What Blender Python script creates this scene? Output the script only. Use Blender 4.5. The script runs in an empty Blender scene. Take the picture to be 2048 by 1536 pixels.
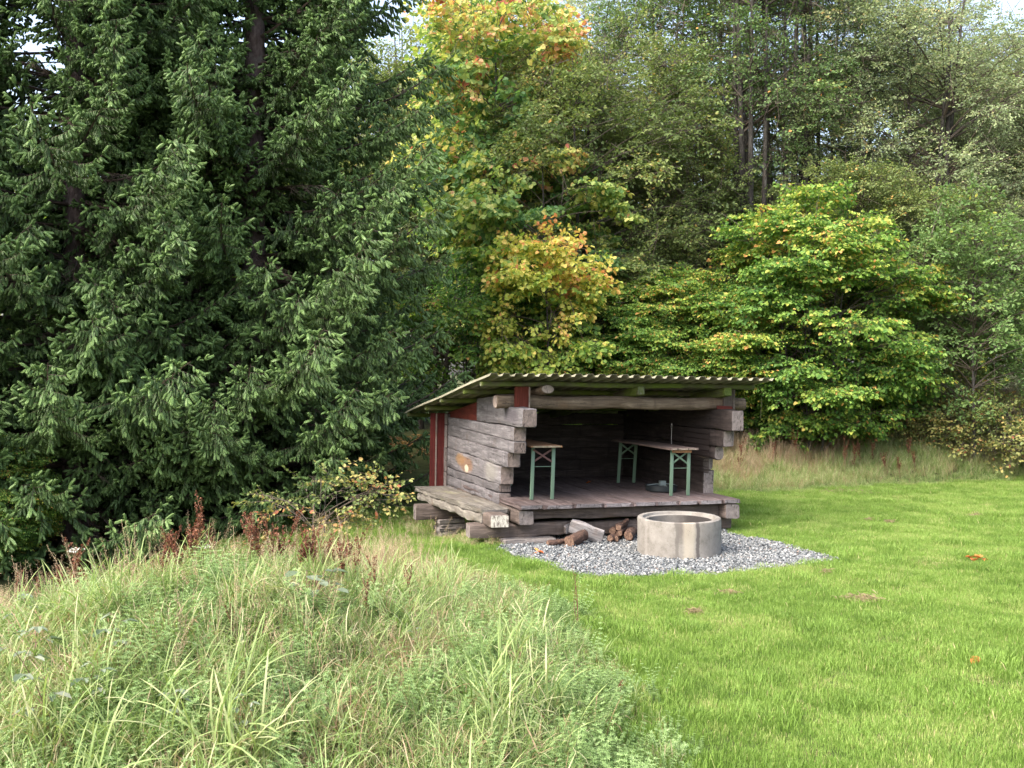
import bpy, math, numpy as np
from mathutils import Matrix, Vector, Euler
PI = math.pi
sc = bpy.context.scene
COL = sc.collection

# ---------------------------------------------------------------- camera
F, HOR, CAMZ = 2000.0, 745.0, 2.5            # focal length and horizon in 2048-px photo pixels
cam = bpy.data.objects.new('camera', bpy.data.cameras.new('camera')); COL.objects.link(cam)
cam.location = (0, 0, CAMZ); cam.rotation_euler = (PI/2, 0, 0)
cam.data.sensor_width = 36; cam.data.lens = F/2048*36
cam.data.shift_y = (HOR-768)/2048; cam.data.clip_end = 3000
sc.camera = cam

# ---------------------------------------------------------------- sky, sun, exposure
SUN_EL, SUN_AZ = math.radians(48), math.radians(-130)   # azimuth clockwise from +Y: behind the camera to the left
w = bpy.data.worlds.new('World'); sc.world = w; w.use_nodes = True
wn = w.node_tree; bg = wn.nodes['Background']
sky = wn.nodes.new('ShaderNodeTexSky'); sky.sky_type = 'NISHITA'; sky.sun_disc = False
sky.sun_elevation = SUN_EL; sky.sun_rotation = SUN_AZ; sky.dust_density = 4.0; sky.air_density = 1.0; sky.ozone_density = 0.4
hsv = wn.nodes.new('ShaderNodeHueSaturation'); hsv.inputs['Saturation'].default_value = .8   # thin bright cloud
wn.links.new(sky.outputs[0], hsv.inputs['Color']); wn.links.new(hsv.outputs[0], bg.inputs[0]); bg.inputs[1].default_value = 0.13
sl = bpy.data.lights.new('sun', 'SUN'); sun = bpy.data.objects.new('sun', sl); COL.objects.link(sun)
sl.energy = 1.45; sl.angle = math.radians(50); sl.color = (1.0, 0.93, 0.82)
sd = Vector((math.sin(SUN_AZ)*math.cos(SUN_EL), math.cos(SUN_AZ)*math.cos(SUN_EL), math.sin(SUN_EL)))
sun.rotation_euler = sd.to_track_quat('Z', 'Y').to_euler()
sc.view_settings.view_transform = 'Standard'; sc.view_settings.look = 'None'
sc.view_settings.exposure = 2.15; sc.view_settings.gamma = 1
sc.cycles.max_bounces = 8; sc.cycles.transparent_max_bounces = 4
sc.cycles.diffuse_bounces = 5; sc.cycles.transmission_bounces = 4
sc.cycles.use_denoising = True

def at(px, py, z=0.0):                       # photo pixel on the level z -> world point
    Y = (CAMZ-z)*F/(py-HOR); return ((px-1024)/F*Y, Y, z)
def atY(px, Y): return (px-1024)/F*Y

# ---------------------------------------------------------------- materials
def mat(name):
    m = bpy.data.materials.new(name); m.use_nodes = True
    nt = m.node_tree; return m, nt, nt.nodes['Principled BSDF']
def N(nt, t, **k):
    n = nt.nodes.new(t)
    for a, b in k.items(): setattr(n, a, b)
    return n
def ramp(nt, fac, stops, interp='LINEAR'):
    r = N(nt, 'ShaderNodeValToRGB'); r.color_ramp.interpolation = interp
    el = r.color_ramp.elements
    while len(el) < len(stops): el.new(0.5)
    for e, (p, c) in zip(el, stops): e.position = p; e.color = (c[0], c[1], c[2], 1)
    nt.links.new(fac, r.inputs[0]); return r.outputs[0]
def noise(nt, vec, scale, detail=4, rough=0.6, vscale=None, dist=0.0):
    if vscale is not None:
        mp = N(nt, 'ShaderNodeMapping'); mp.inputs['Scale'].default_value = vscale
        nt.links.new(vec, mp.inputs[0]); vec = mp.outputs[0]
    n = N(nt, 'ShaderNodeTexNoise'); n.inputs['Scale'].default_value = scale
    n.inputs['Detail'].default_value = detail; n.inputs['Roughness'].default_value = rough
    n.inputs['Distortion'].default_value = dist
    nt.links.new(vec, n.inputs['Vector']); return n.outputs['Fac']
def mix(nt, fac, a, b, mode='MIX'):
    m = N(nt, 'ShaderNodeMix', data_type='RGBA', blend_type=mode)
    for s, v in ((m.inputs[0], fac), (m.inputs[6], a), (m.inputs[7], b)):
        if isinstance(v, (int, float)): s.default_value = v
        elif isinstance(v, tuple): s.default_value = (*v, 1) if len(v) == 3 else v
        else: nt.links.new(v, s)
    return m.outputs[2]
def mth(nt, op, a, b=0.0, clamp=False):
    m = N(nt, 'ShaderNodeMath', operation=op, use_clamp=clamp)
    for s, v in ((m.inputs[0], a), (m.inputs[1], b)):
        if isinstance(v, (int, float)): s.default_value = v
        else: nt.links.new(v, s)
    return m.outputs[0]
def sstep(nt, v, a, b):
    m = N(nt, 'ShaderNodeMapRange', interpolation_type='SMOOTHSTEP')
    nt.links.new(v, m.inputs[0]); m.inputs[1].default_value = a; m.inputs[2].default_value = b
    return m.outputs[0]
def attr(nt, name, out='Fac'): return N(nt, 'ShaderNodeAttribute', attribute_name=name).outputs[out]
def bump(nt, bs, h, strength, dist=0.01):
    b = N(nt, 'ShaderNodeBump'); b.inputs['Strength'].default_value = strength; b.inputs['Distance'].default_value = dist
    nt.links.new(h, b.inputs['Height']); nt.links.new(b.outputs[0], bs.inputs['Normal'])

def leaf_mat(name, stops, transl=0.35, rough=0.55, bark=(0.09, 0.07, 0.055), use_random=False, spec=0.3):
    """foliage: 'tint' picks the leaf's own colour, tint below zero is bark or stem"""
    m, nt, bs = mat(name)
    t = attr(nt, 'tint')
    if use_random:
        r = N(nt, 'ShaderNodeObjectInfo').outputs['Random']
        tt = mth(nt, 'ADD', t, mth(nt, 'MULTIPLY', mth(nt, 'SUBTRACT', r, 0.5), 0.35), clamp=True)
    else: tt = t
    c = ramp(nt, tt, stops)
    isb = mth(nt, 'LESS_THAN', t, -0.01)
    c = mix(nt, isb, c, bark)
    nt.links.new(c, bs.inputs['Base Color']); bs.inputs['Roughness'].default_value = rough
    bs.inputs['Specular IOR Level'].default_value = spec
    tr = N(nt, 'ShaderNodeBsdfTranslucent')
    nt.links.new(mix(nt, 1.0, c, (1.15, 1.2, 0.7), 'MULTIPLY'), tr.inputs[0])
    ms = N(nt, 'ShaderNodeMixShader')
    nt.links.new(mth(nt, 'MULTIPLY', mth(nt, 'SUBTRACT', 1.0, isb), transl), ms.inputs[0])
    nt.links.new(bs.outputs[0], ms.inputs[1]); nt.links.new(tr.outputs[0], ms.inputs[2])
    nt.links.new(ms.outputs[0], nt.nodes['Material Output'].inputs[0])
    return m

def wood_mat(name, light, dark, endc, moss=0.0, mosscol=(0.13, 0.17, 0.03), stain=False, crack=1.0):
    m, nt, bs = mat(name)
    g = attr(nt, 'g', 'Vector'); eg = attr(nt, 'eg'); tone = attr(nt, 'tone')
    fine = noise(nt, g, 1.0, 6, 0.75, (2.2, 34, 34), 0.3)
    mid = noise(nt, g, 1.0, 6, 0.68, (1.6, 11, 11), 0.8)
    blot = noise(nt, g, 3.5, 4, 0.6)
    c = ramp(nt, mid, [(0.34, dark), (0.5, tuple((a+b)/2 for a, b in zip(light, dark))), (0.66, tuple(x*1.12 for x in light))])
    c = mix(nt, sstep(nt, fine, 0.45, 0.62), c, tuple(x*0.55 for x in light))
    wx = noise(nt, g, 1.0, 4, 0.65, (7, 1.3, 1.3), 0.4)                     # damp streaks across the grain
    c = mix(nt, mth(nt, 'MULTIPLY', sstep(nt, wx, 0.5, 0.72), 0.5), c, (dark[0]*.8, dark[1]*.8, dark[2]*.85))
    c = mix(nt, mth(nt, 'MULTIPLY', sstep(nt, blot, 0.52, 0.75), 0.45), c, (dark[0]*1.4, dark[1]*1.15, dark[2]*0.9))
    ck = noise(nt, g, 1.0, 3, 0.5, (0.9, 22, 22), 1.2)                       # drying cracks along the grain
    ckm = mth(nt, 'MULTIPLY', mth(nt, 'SUBTRACT', 1.0, sstep(nt, mth(nt, 'ABSOLUTE', mth(nt, 'SUBTRACT', ck, 0.5)), 0.0, 0.016)), 0.9*crack)
    ckm = mth(nt, 'MULTIPLY', ckm, sstep(nt, noise(nt, g, 1.3, 2), 0.45, 0.6))
    c = mix(nt, ckm, c, (0.025, 0.02, 0.02))
    rings = noise(nt, g, 1.0, 4, 0.6, (4, 14, 14), 0.6)
    ce = ramp(nt, rings, [(0.3, tuple(x*0.55 for x in endc)), (0.6, endc), (0.8, tuple(min(x*1.35, .8) for x in endc))])
    sg = noise(nt, g, 1.0, 3, .5, (2, 30, 7), 1.5)
    ce = mix(nt, mth(nt, 'MULTIPLY', sstep(nt, sg, .60, .66), .8), ce, (.02, .016, .014))
    c = mix(nt, eg, c, ce)
    tn = N(nt, 'ShaderNodeCombineColor')
    for i in range(3): nt.links.new(tone, tn.inputs[i])
    c = mix(nt, 1.0, c, tn.outputs[0], 'MULTIPLY')
    if moss:
        mo = mth(nt, 'MULTIPLY', sstep(nt, noise(nt, g, 2.2, 5, 0.7), 0.62-moss*0.4, 0.8-moss*0.3), 0.85)
        c = mix(nt, mo, c, mosscol)
    if stain:
        sp = attr(nt, 'sp', 'Vector'); sx = N(nt, 'ShaderNodeSeparateXYZ'); nt.links.new(sp, sx.inputs[0])
        def blob(v0, z0, rv, rz, col, c, soft=0.6, ns=7, amt=1.0):
            dv = mth(nt, 'DIVIDE', mth(nt, 'SUBTRACT', sx.outputs[1], v0), rv)
            dz = mth(nt, 'DIVIDE', mth(nt, 'SUBTRACT', sx.outputs[2], z0), rz)
            d = mth(nt, 'ADD', mth(nt, 'MULTIPLY', dv, dv), mth(nt, 'MULTIPLY', dz, dz))
            d = mth(nt, 'ADD', d, mth(nt, 'MULTIPLY', mth(nt, 'SUBTRACT', noise(nt, sp, ns, 5, 0.7), 0.5), 2.2))
            d = mth(nt, 'ADD', d, mth(nt, 'MULTIPLY', mth(nt, 'ABSOLUTE', sx.outputs[0]), 9.0))
            f = mth(nt, 'SUBTRACT', 1.0, sstep(nt, d, 1-soft, 1+soft))
            return mix(nt, mth(nt, 'MULTIPLY', f, amt), c, col)
        c = blob(3.05, 1.0, .30, .10, (0.27, 0.15, 0.055), c, amt=.7, ns=14)
        c = blob(2.70, .93, .36, .13, (0.24, 0.125, 0.06), c, amt=.6, ns=14)
        c = blob(2.68, .87, .10, .07, (0.55, 0.48, 0.36), c, soft=.5, ns=16, amt=.85)
        c = blob(1.35, .95, .30, .15, (0.26, 0.25, 0.19), c, ns=30, amt=.3, soft=1.0)
        c = blob(.4, 1.85, .35, .11, (0.10, 0.085, 0.10), c, amt=.5)
    nt.links.new(c, bs.inputs['Base Color']); bs.inputs['Roughness'].default_value = 0.85
    bs.inputs['Specular IOR Level'].default_value = 0.2
    hh = mth(nt, 'SUBTRACT', mth(nt, 'ADD', fine, mid), mth(nt, 'MULTIPLY', ckm, 2.0))
    bump(nt, bs, hh, 0.6, 0.012)
    return m

# ---------------------------------------------------------------- mesh helpers
def build(name, V, faces, material, parent=None, attrs=None, smooth=False, link=True):
    """faces: a list of (n,k) index arrays; attrs: {name: (type, array)} on points"""
    V = np.ascontiguousarray(V, np.float32); me = bpy.data.meshes.new(name)
    me.vertices.add(len(V)); me.vertices.foreach_set('co', V.ravel())
    if faces:
        faces = [np.asarray(f, np.int32) for f in faces if len(f)]
        lp = np.concatenate([f.ravel() for f in faces]); tot = np.concatenate([np.full(len(f), f.shape[1], np.int32) for f in faces])
        st = np.concatenate([[0], np.cumsum(tot)[:-1]]).astype(np.int32)
        me.loops.add(len(lp)); me.loops.foreach_set('vertex_index', lp)
        me.polygons.add(len(tot)); me.polygons.foreach_set('loop_start', st)
        me.update(calc_edges=True)
        me.polygons.foreach_set('use_smooth', np.full(len(tot), smooth))
    for k, (t, a) in (attrs or {}).items():
        at_ = me.attributes.new(k, t, 'POINT')
        at_.data.foreach_set('vector' if t == 'FLOAT_VECTOR' else 'value', np.ascontiguousarray(a, np.int32 if t == 'INT' else np.float32).ravel())
    if material: me.materials.append(material)
    o = bpy.data.objects.new(name, me)
    if link: COL.objects.link(o)
    if parent: o.parent = parent
    return o
def tag(o, label=None, cat=None, group=None, kind=None):
    for k, v in (('label', label), ('category', cat), ('group', group), ('kind', kind)):
        if v: o[k] = v
    return o
def empty(name, loc, rot=(0, 0, 0), **k):
    o = bpy.data.objects.new(name, None); COL.objects.link(o); o.location = loc; o.rotation_euler = rot
    o.empty_display_size = .2
    return tag(o, **k)
def copy_tree(o, parent=None):
    c = o.copy(); COL.objects.link(c); c.parent = parent
    for ch in list(o.children): copy_tree(ch, c)
    return c

class MB:
    """gathers shapes into one mesh; keeps grain coordinates g, end grain eg and a tone"""
    def __init__(s): s.V = []; s.Fq = []; s.Ft = []; s.g = []; s.e = []; s.t = []; s.n = 0
    def add(s, V, q=None, t=None, g=None, e=None, tone=1.0):
        V = np.asarray(V, float); n = len(V)
        if q is not None and len(q): s.Fq.append(np.asarray(q)+s.n)
        if t is not None and len(t): s.Ft.append(np.asarray(t)+s.n)
        s.V.append(V); s.g.append(V if g is None else np.asarray(g, float))
        s.e.append(np.zeros(n) if e is None else np.asarray(e, float)); s.t.append(np.full(n, tone)); s.n += n
        return s
    def build(s, name, material, parent=None, smooth=True):
        V = np.concatenate(s.V)
        fs = ([np.concatenate(s.Fq)] if s.Fq else [])+([np.concatenate(s.Ft)] if s.Ft else [])
        o = build(name, V, fs, material, parent, {'g': ('FLOAT_VECTOR', np.concatenate(s.g)), 'eg': ('FLOAT', np.concatenate(s.e)),
            'tone': ('FLOAT', np.concatenate(s.t)), 'sp': ('FLOAT_VECTOR', V)}, smooth)
        if smooth: 
            o.data.set_sharp_from_angle(angle=math.radians(38))
        return o
    def log(s, p0, p1, w, h, rng, n=6.0, K=20, rough=0.008, step=0.12, up=(0, 0, 1), tone=None, w1=None, h1=None, bev=0.012):
        """a hewn or round log from p0 to p1; n is the squareness of its section"""
        p0 = np.array(p0, float); p1 = np.array(p1, float); d = p1-p0; L = np.linalg.norm(d); d /= L
        a = np.cross(up, d); a /= np.linalg.norm(a); b = np.cross(d, a)
        m = max(2, int(L/step)); ss = np.concatenate([[0.0], np.linspace(bev, L-bev, m), [L]])
        th = np.arange(K)/K*2*PI+PI/K; c, sn = np.cos(th), np.sin(th)
        cx = np.sign(c)*np.abs(c)**(2/n); cy = np.sign(sn)*np.abs(sn)**(2/n)
        w1 = w1 or w; h1 = h1 or h
        if n >= 6:                                    # squared timber: a rectangle with small rounded arrises
            K = 24; cr = .9/n*min(w, h); P = []
            for (qx, qy, a0) in ((1, 1, 0), (-1, 1, PI/2), (-1, -1, PI), (1, -1, 1.5*PI)):
                for aa in (0, PI/4, PI/2): P.append((qx*(w/2-cr)+cr*math.cos(a0+aa), qy*(h/2-cr)+cr*math.sin(a0+aa)))
                nx_, ny_ = {(1, 1): (-1, 1), (-1, 1): (-1, -1), (-1, -1): (1, -1), (1, -1): (1, 1)}[(qx, qy)]
                e0 = P[-1]; e1 = (nx_*(w/2-cr)+cr*math.cos(a0+PI/2), ny_*(h/2-cr)+cr*math.sin(a0+PI/2))
                for f_ in (.25, .5, .75): P.append((e0[0]+(e1[0]-e0[0])*f_, e0[1]+(e1[1]-e0[1])*f_))
            P = np.array(P); cx = P[:, 0]/(w/2); cy = P[:, 1]/(h/2); th = np.arctan2(P[:, 1], P[:, 0])
        ph = rng.uniform(0, 6.28, (6,)); R = []
        fr = rng.uniform(0.7, 2.6, 6)
        kn = rng.normal(0, 1, (len(ss), K)); kn = (kn+np.roll(kn, 1, 1)+np.roll(kn, -1, 1))/3
        for i, q in enumerate(ss):
            t = q/L; ww = w+(w1-w)*t; hh = h+(h1-h)*t
            sh = 1.0 if 0 < i < len(ss)-1 else 1-2*bev/min(ww, hh)*.6
            wob = rough*0.9*np.array([math.sin(fr[0]*q*2+ph[0])+.5*math.sin(fr[1]*q*5+ph[1]), math.sin(fr[2]*q*2+ph[2])+.5*math.sin(fr[3]*q*5+ph[3])])
            r = 1+rough/min(ww, hh)*1.2*kn[i]+0.5*rough/min(ww, hh)*np.sin(fr[4]*q*3+ph[4]+2*th)
            x = cx*ww/2*sh*r+wob[0]; y = cy*hh/2*sh*r+wob[1]
            R.append(p0+d*q+x[:, None]*a+y[:, None]*b)
        V = np.concatenate(R); M = len(ss)
        i, k = np.meshgrid(np.arange(M-1), np.arange(K), indexing='ij'); k2 = (k+1) % K
        q4 = np.stack([i*K+k, i*K+k2, (i+1)*K+k2, (i+1)*K+k], -1).reshape(-1, 4)
        off = rng.uniform(-20, 20, 3)
        loc = np.stack([(V-p0)@d, (V-p0)@a, (V-p0)@b], 1)+off
        if tone is None: tone = rng.uniform(.82, 1.15)
        s.add(V, q4, None, loc, None, tone)
        for end, base in ((0, 0), (1, (M-1)*K)):
            ring = V[base:base+K]; cen = ring.mean(0)
            inner = cen+(ring-cen)*.5+rng.normal(0, .002, (K, 3))
            VV = np.concatenate([ring, inner, [cen]]); kk = np.arange(K); k2 = (kk+1) % K
            qq = np.stack([kk, k2, K+k2, K+kk], 1); tt = np.stack([K+kk, K+k2, np.full(K, 2*K)], 1)
            if end == 0: qq = qq[:, ::-1]; tt = tt[:, ::-1]
            l2 = np.stack([(VV-p0)@d, (VV-p0)@a, (VV-p0)@b], 1)+off
            s.add(VV, qq, tt, l2, np.ones(len(VV)), tone)
        return s
    def box(s, lo, hi, rng=None, tone=1.0, e=0.0):
        lo = np.array(lo, float); hi = np.array(hi, float)
        V = np.array([[lo[0] if i & 1 == 0 else hi[0], lo[1] if i & 2 == 0 else hi[1], lo[2] if i & 4 == 0 else hi[2]] for i in range(8)])
        for f in ((0, 2, 3, 1), (4, 5, 7, 6), (0, 1, 5, 4), (2, 6, 7, 3), (0, 4, 6, 2), (1, 3, 7, 5)):
            off = np.array([3., 5., 7.]) if rng is None else rng.uniform(-9, 9, 3)*0+3
            s.add(V[list(f)], [[0, 1, 2, 3]], None, V[list(f)][:, [2, 0, 1]]+off, np.full(4, e), tone)
        return s
    def prism(s, poly, axis, a0, a1, tone=1.0, gperm=(2, 0, 1), e=0.0):
        """poly: 2-D points in the plane across 'axis' ('x' gives (y,z))"""
        n = len(poly); P = []
        for a in (a0, a1):
            for p in poly: P.append({'x': (a, p[0], p[1]), 'y': (p[0], a, p[1]), 'z': (p[0], p[1], a)}[axis])
        P = np.array(P, float)
        fl = [list(range(n))[::-1], list(range(n, 2*n))]
        for k in range(n): fl.append([k, (k+1) % n, n+(k+1) % n, n+k])
        for f in fl:
            pts = P[f]; c = pts.mean(0); m = len(f)
            tt = [[i, (i+1) % m, m] for i in range(m)]
            VV = np.vstack([pts, c]); s.add(VV, None, tt, VV[:, list(gperm)], np.full(m+1, e), tone)
        return s
    def tube(s, pts, r, K=6, tone=1.0, caps=True):
        V, q = tube(np.array(pts, float), r, K); s.add(V, q, None, V, None, tone)
        if caps:
            for b, rev in ((0, True), (len(V)-K, False)):
                R = V[b:b+K]; VV = np.vstack([R, R.mean(0)]); tt = [[i, (i+1) % K, K] for i in range(K)]
                if rev: tt = [t[::-1] for t in tt]
                s.add(VV, None, tt, VV, None, tone)
        return s
def tube(P, r, K=6):
    n = len(P); r = np.broadcast_to(np.asarray(r, float), (n,))
    T = np.gradient(P, axis=0) if n > 2 else np.repeat((P[-1]-P[0])[None], n, 0)
    T /= np.linalg.norm(T, axis=1)[:, None]+1e-9
    up = np.where(np.abs(T[:, 2:3]) > .9, [[1., 0, 0]], [[0, 0, 1.]])
    A = np.cross(up, T); A /= np.linalg.norm(A, axis=1)[:, None]+1e-9; B = np.cross(T, A)
    th = np.arange(K)/K*2*PI
    V = P[:, None]+r[:, None, None]*(np.cos(th)[None, :, None]*A[:, None]+np.sin(th)[None, :, None]*B[:, None])
    i, k = np.meshgrid(np.arange(n-1), np.arange(K), indexing='ij'); k2 = (k+1) % K
    q = np.stack([i*K+k, i*K+k2, (i+1)*K+k2, (i+1)*K+k], -1).reshape(-1, 4)
    return V.reshape(-1, 3), q
class Bag:
    """plain gatherer of vertices, quads, triangles and a tint"""
    def __init__(s): s.V = []; s.Q = []; s.T = []; s.t = []; s.n = 0
    def add(s, V, q=None, t=None, tint=0.5):
        if q is not None and len(q): s.Q.append(np.asarray(q, np.int32)+s.n)
        if t is not None and len(t): s.T.append(np.asarray(t, np.int32)+s.n)
        s.V.append(np.asarray(V, np.float32)); s.t.append(np.broadcast_to(np.asarray(tint, np.float32), (len(V),))); s.n += len(V)
    def arrays(s):
        return (np.concatenate(s.V), np.concatenate(s.Q) if s.Q else np.zeros((0, 4), np.int32),
                np.concatenate(s.T) if s.T else np.zeros((0, 3), np.int32), np.concatenate(s.t))
    def build(s, name, material, parent=None, smooth=False, link=True):
        V, Q, T, t = s.arrays()
        return build(name, V, [Q, T], material, parent, {'tint': ('FLOAT', t)}, smooth, link)
def place(bag, proto, M, tadd=None):
    """put proto (arrays) through the (n,3,4) matrices M into bag, vectorised"""
    V, Q, T, t = proto; n = len(M); nv = len(V)
    W = np.einsum('nij,vj->nvi', M[:, :, :3].astype(np.float32), V)+M[:, None, :, 3].astype(np.float32)
    off = (np.arange(n)*nv)[:, None, None]
    tt = np.repeat(t[None], n, 0)
    if tadd is not None: tt = np.where(tt < 0, tt, np.clip(tt+np.asarray(tadd)[:, None], 0.0, 1.0))
    bag.add(W.reshape(-1, 3), (Q[None]+off).reshape(-1, 4) if len(Q) else None, (T[None]+off).reshape(-1, 3) if len(T) else None, tt.ravel())
def frames(D, up=(0, 0, 1), roll=None, scale=1.0, pos=None):
    """matrices whose x axis runs along D"""
    D = D/(np.linalg.norm(D, axis=1)[:, None]+1e-9)
    U = np.broadcast_to(np.array(up, float), D.shape).copy(); bad = np.abs((D*U).sum(1)) > .98; U[bad] = (0, 1, 0)
    Yx = np.cross(U, D); Yx /= np.linalg.norm(Yx, axis=1)[:, None]+1e-9; Z = np.cross(D, Yx)
    if roll is not None:
        c, s_ = np.cos(roll)[:, None], np.sin(roll)[:, None]; Yx, Z = Yx*c+Z*s_, Z*c-Yx*s_
    M = np.zeros((len(D), 3, 4)); sc_ = np.broadcast_to(np.asarray(scale, float), (len(D),))[:, None]
    M[:, :, 0] = D*sc_; M[:, :, 1] = Yx*sc_; M[:, :, 2] = Z*sc_
    if pos is not None: M[:, :, 3] = pos
    return M
def leaves(pos, D, size, rng, width=0.75, fold=0.18, roll=None, curl=0.15):
    """leaf blades with a midrib fold: (V,Q)"""
    n = len(pos)
    prof = np.array([[0, 0, 0], [.3, width*.5, fold*.5], [.75, width*.36, fold*.35-curl*.4], [1, 0, -curl], [.75, -width*.36, fold*.35-curl*.4], [.3, -width*.5, fold*.5]])
    M = frames(D, roll=roll, scale=size, pos=pos)
    W = np.einsum('nij,vj->nvi', M[:, :, :3], prof)+M[:, None, :, 3]
    off = (np.arange(n)*6)[:, None, None]; Q = np.array([[0, 1, 2, 3], [0, 3, 4, 5]])[None]+off
    return W.reshape(-1, 3), Q.reshape(-1, 4)

# ---------------------------------------------------------------- terrain
def hnoise(x, y, s, seed=0):
    r = np.random.default_rng(seed+900); out = 0
    for k in range(5):
        a = r.uniform(0, 6.28); f = r.uniform(.6, 1.6)/s; out = out+np.sin((np.cos(a)*x+np.sin(a)*y)*f*6.28+r.uniform(0, 6.28))
    return out/5
def sm(x, a, b):
    t = np.clip((x-a)/(b-a), 0, 1); return t*t*(3-2*t)
def ground(x, y):
    x = np.asarray(x, float); y = np.asarray(y, float)
    m = .92*np.exp(-((x+2.3)/np.where(x < -2.3, 1.85, 2.1))**2-((y-7.0)/3.2)**2)
    m = m+.10*np.exp(-((x-.1)/1.1)**2-((y-6.2)/2.2)**2)
    m = m*(1+.10*hnoise(x, y, 1.3, 3))
    yf = y-np.interp(x, [-3, 0, 4, 6, 9, 12, 15], [20.0, 20.4, 20.6, 20.9, 22.2, 23.3, 23.6])
    far = sm(yf, .2, 8)*(.72+.50*sm(x, 4, 14))+.42*sm(x, 6, 11)*sm(yf, 0, 1.6)
    left = -.75*sm(-x, 2.6, 7)*sm(y, 8.5, 14)-.24*sm(-x, .2, 1.1)*sm(y, 14.9, 16.1)*(1-sm(-x, 3, 6))
    return m+far+left+.018*hnoise(x, y, 5, 1)*sm(y, 4, 7)+.012*hnoise(x, y, 1.7, 2)-.02*sm(y, 13, 16)
def in_weeds(x, y):
    """the rough mound's edge against the mown lawn"""
    xe = np.interp(y, [0, 5.0, 6.6, 8.2, 9.9, 11.2, 12.35, 13.4, 14.6, 16.0, 30], [1.3, .90, .84, .76, .58, .2, -.46, -1.2, -2.5, -4.5, -5.5])
    return x < xe+.14*hnoise(x, y, .9, 7)+.12*hnoise(x, y, .3, 8)
def in_far(x, y):
    ye = np.interp(x, [-3, 0, 4, 6, 9, 12, 15], [20.0, 20.4, 20.6, 20.9, 22.2, 23.3, 23.6])
    return y > ye+.25*hnoise(x, y, 1.4, 9)

GP = np.array([at(998, 1103)[:2], at(1060, 1122)[:2], at(1130, 1143)[:2], at(1190, 1156)[:2], at(1330, 1154)[:2], at(1480, 1146)[:2], at(1600, 1133)[:2],
      at(1678, 1121)[:2], at(1640, 1106)[:2], at(1560, 1085)[:2], at(1470, 1066)[:2], (3.2, 16.6), (-.1, 15.4)])
def in_poly(x, y, P):
    c = np.zeros(np.shape(x), bool); j = len(P)-1
    for i in range(len(P)):
        xi, yi = P[i]; xj, yj = P[j]
        c ^= ((yi > y) != (yj > y)) & (x < (xj-xi)*(y-yi)/(yj-yi+1e-12)+xi); j = i
    return c
def gravel_at(x, y):
    return in_poly(x+.05*hnoise(x, y, .5, 11), y+.05*hnoise(x, y, .45, 12), GP)

xs = np.concatenate([[-900, -300, -120, -60, -35], np.arange(-22, 22.01, .16), [30, 45, 80, 160, 400, 900]])
ys = np.concatenate([[-200, -60, -20, -6], np.arange(0, 34.01, .16), [38, 44, 55, 80, 140, 300, 900]])
X, Y = np.meshgrid(xs, ys, indexing='ij'); Z = ground(X, Y)
nx, ny = X.shape; i, j = np.meshgrid(np.arange(nx-1), np.arange(ny-1), indexing='ij')
q = np.stack([i*ny+j, (i+1)*ny+j, (i+1)*ny+j+1, i*ny+j+1], -1).reshape(-1, 4)
gm, nt, bs = mat('lawn soil')
geo = N(nt, 'ShaderNodeNewGeometry').outputs['Position']
c = ramp(nt, noise(nt, geo, 2.5, 6, .7), [(.3, (.035, .05, .015)), (.55, (.06, .09, .022)), (.8, (.10, .095, .04))])
kk = attr(nt, 'rough')
c = mix(nt, kk, c, ramp(nt, noise(nt, geo, 6, 5, .7), [(.3, (.03, .035, .014)), (.6, (.07, .08, .03)), (.8, (.14, .12, .06))]))
c = mix(nt, attr(nt, 'grav'), c, (.07, .066, .062))
nt.links.new(c, bs.inputs['Base Color']); bs.inputs['Roughness'].default_value = 1
bs.inputs['Specular IOR Level'].default_value = 0.1
rough_f = (in_weeds(X, Y) | in_far(X, Y)).astype(float)
tag(build('ground', np.stack([X, Y, Z], -1).reshape(-1, 3), [q], gm, None,
    {'rough': ('FLOAT', rough_f.ravel()), 'grav': ('FLOAT', gravel_at(X, Y).astype(float).ravel())}, True), kind='structure')

# ================================================================ the log shelter
rs = np.random.default_rng(5)
ANG = math.atan2(.328, .9447); SX, SY = .101, 14.43
SM = Matrix.Translation((SX, SY, 0)) @ Matrix.Rotation(ANG, 4, 'Z') @ Matrix.Rotation(math.radians(.97), 4, 'Y')
def SW(u, v, z): return SM @ Vector((u, v, z))
def u_of(px, v=0.0):                                 # deck coordinate under a photo column
    r = (px-1024)/F; return (r*(SY+.9447*v)-SX+.328*v)/(.9447-.328*r)

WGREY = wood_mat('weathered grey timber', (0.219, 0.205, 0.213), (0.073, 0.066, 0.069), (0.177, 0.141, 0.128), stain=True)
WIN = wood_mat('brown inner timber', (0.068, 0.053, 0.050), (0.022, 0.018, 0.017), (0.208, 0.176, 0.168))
WDECK = wood_mat('worn deck boards', (0.151, 0.119, 0.115), (0.061, 0.043, 0.042), (0.180, 0.162, 0.166), crack=.8)
WBEAM = wood_mat('bare round log', (0.230, 0.174, 0.128), (0.089, 0.061, 0.043), (0.340, 0.272, 0.238))
WMOSS = wood_mat('mossy roof batten', (0.170, 0.157, 0.102), (0.060, 0.055, 0.034), (0.204, 0.187, 0.170), moss=.7, mosscol=(.10, .14, .02))
WSILL = wood_mat('brown grey sill timber', (0.158, 0.124, 0.109), (0.064, 0.050, 0.042), (0.195, 0.167, 0.158))
WBENCH = wood_mat('bench plank with lichen', (0.246, 0.225, 0.196), (0.111, 0.098, 0.085), (0.187, 0.170, 0.157), moss=.15, mosscol=(.27, .27, .13))
WRED = wood_mat('faded red boards', (0.140, 0.032, 0.021), (0.070, 0.015, 0.012), (0.154, 0.070, 0.056), crack=.2)
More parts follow.
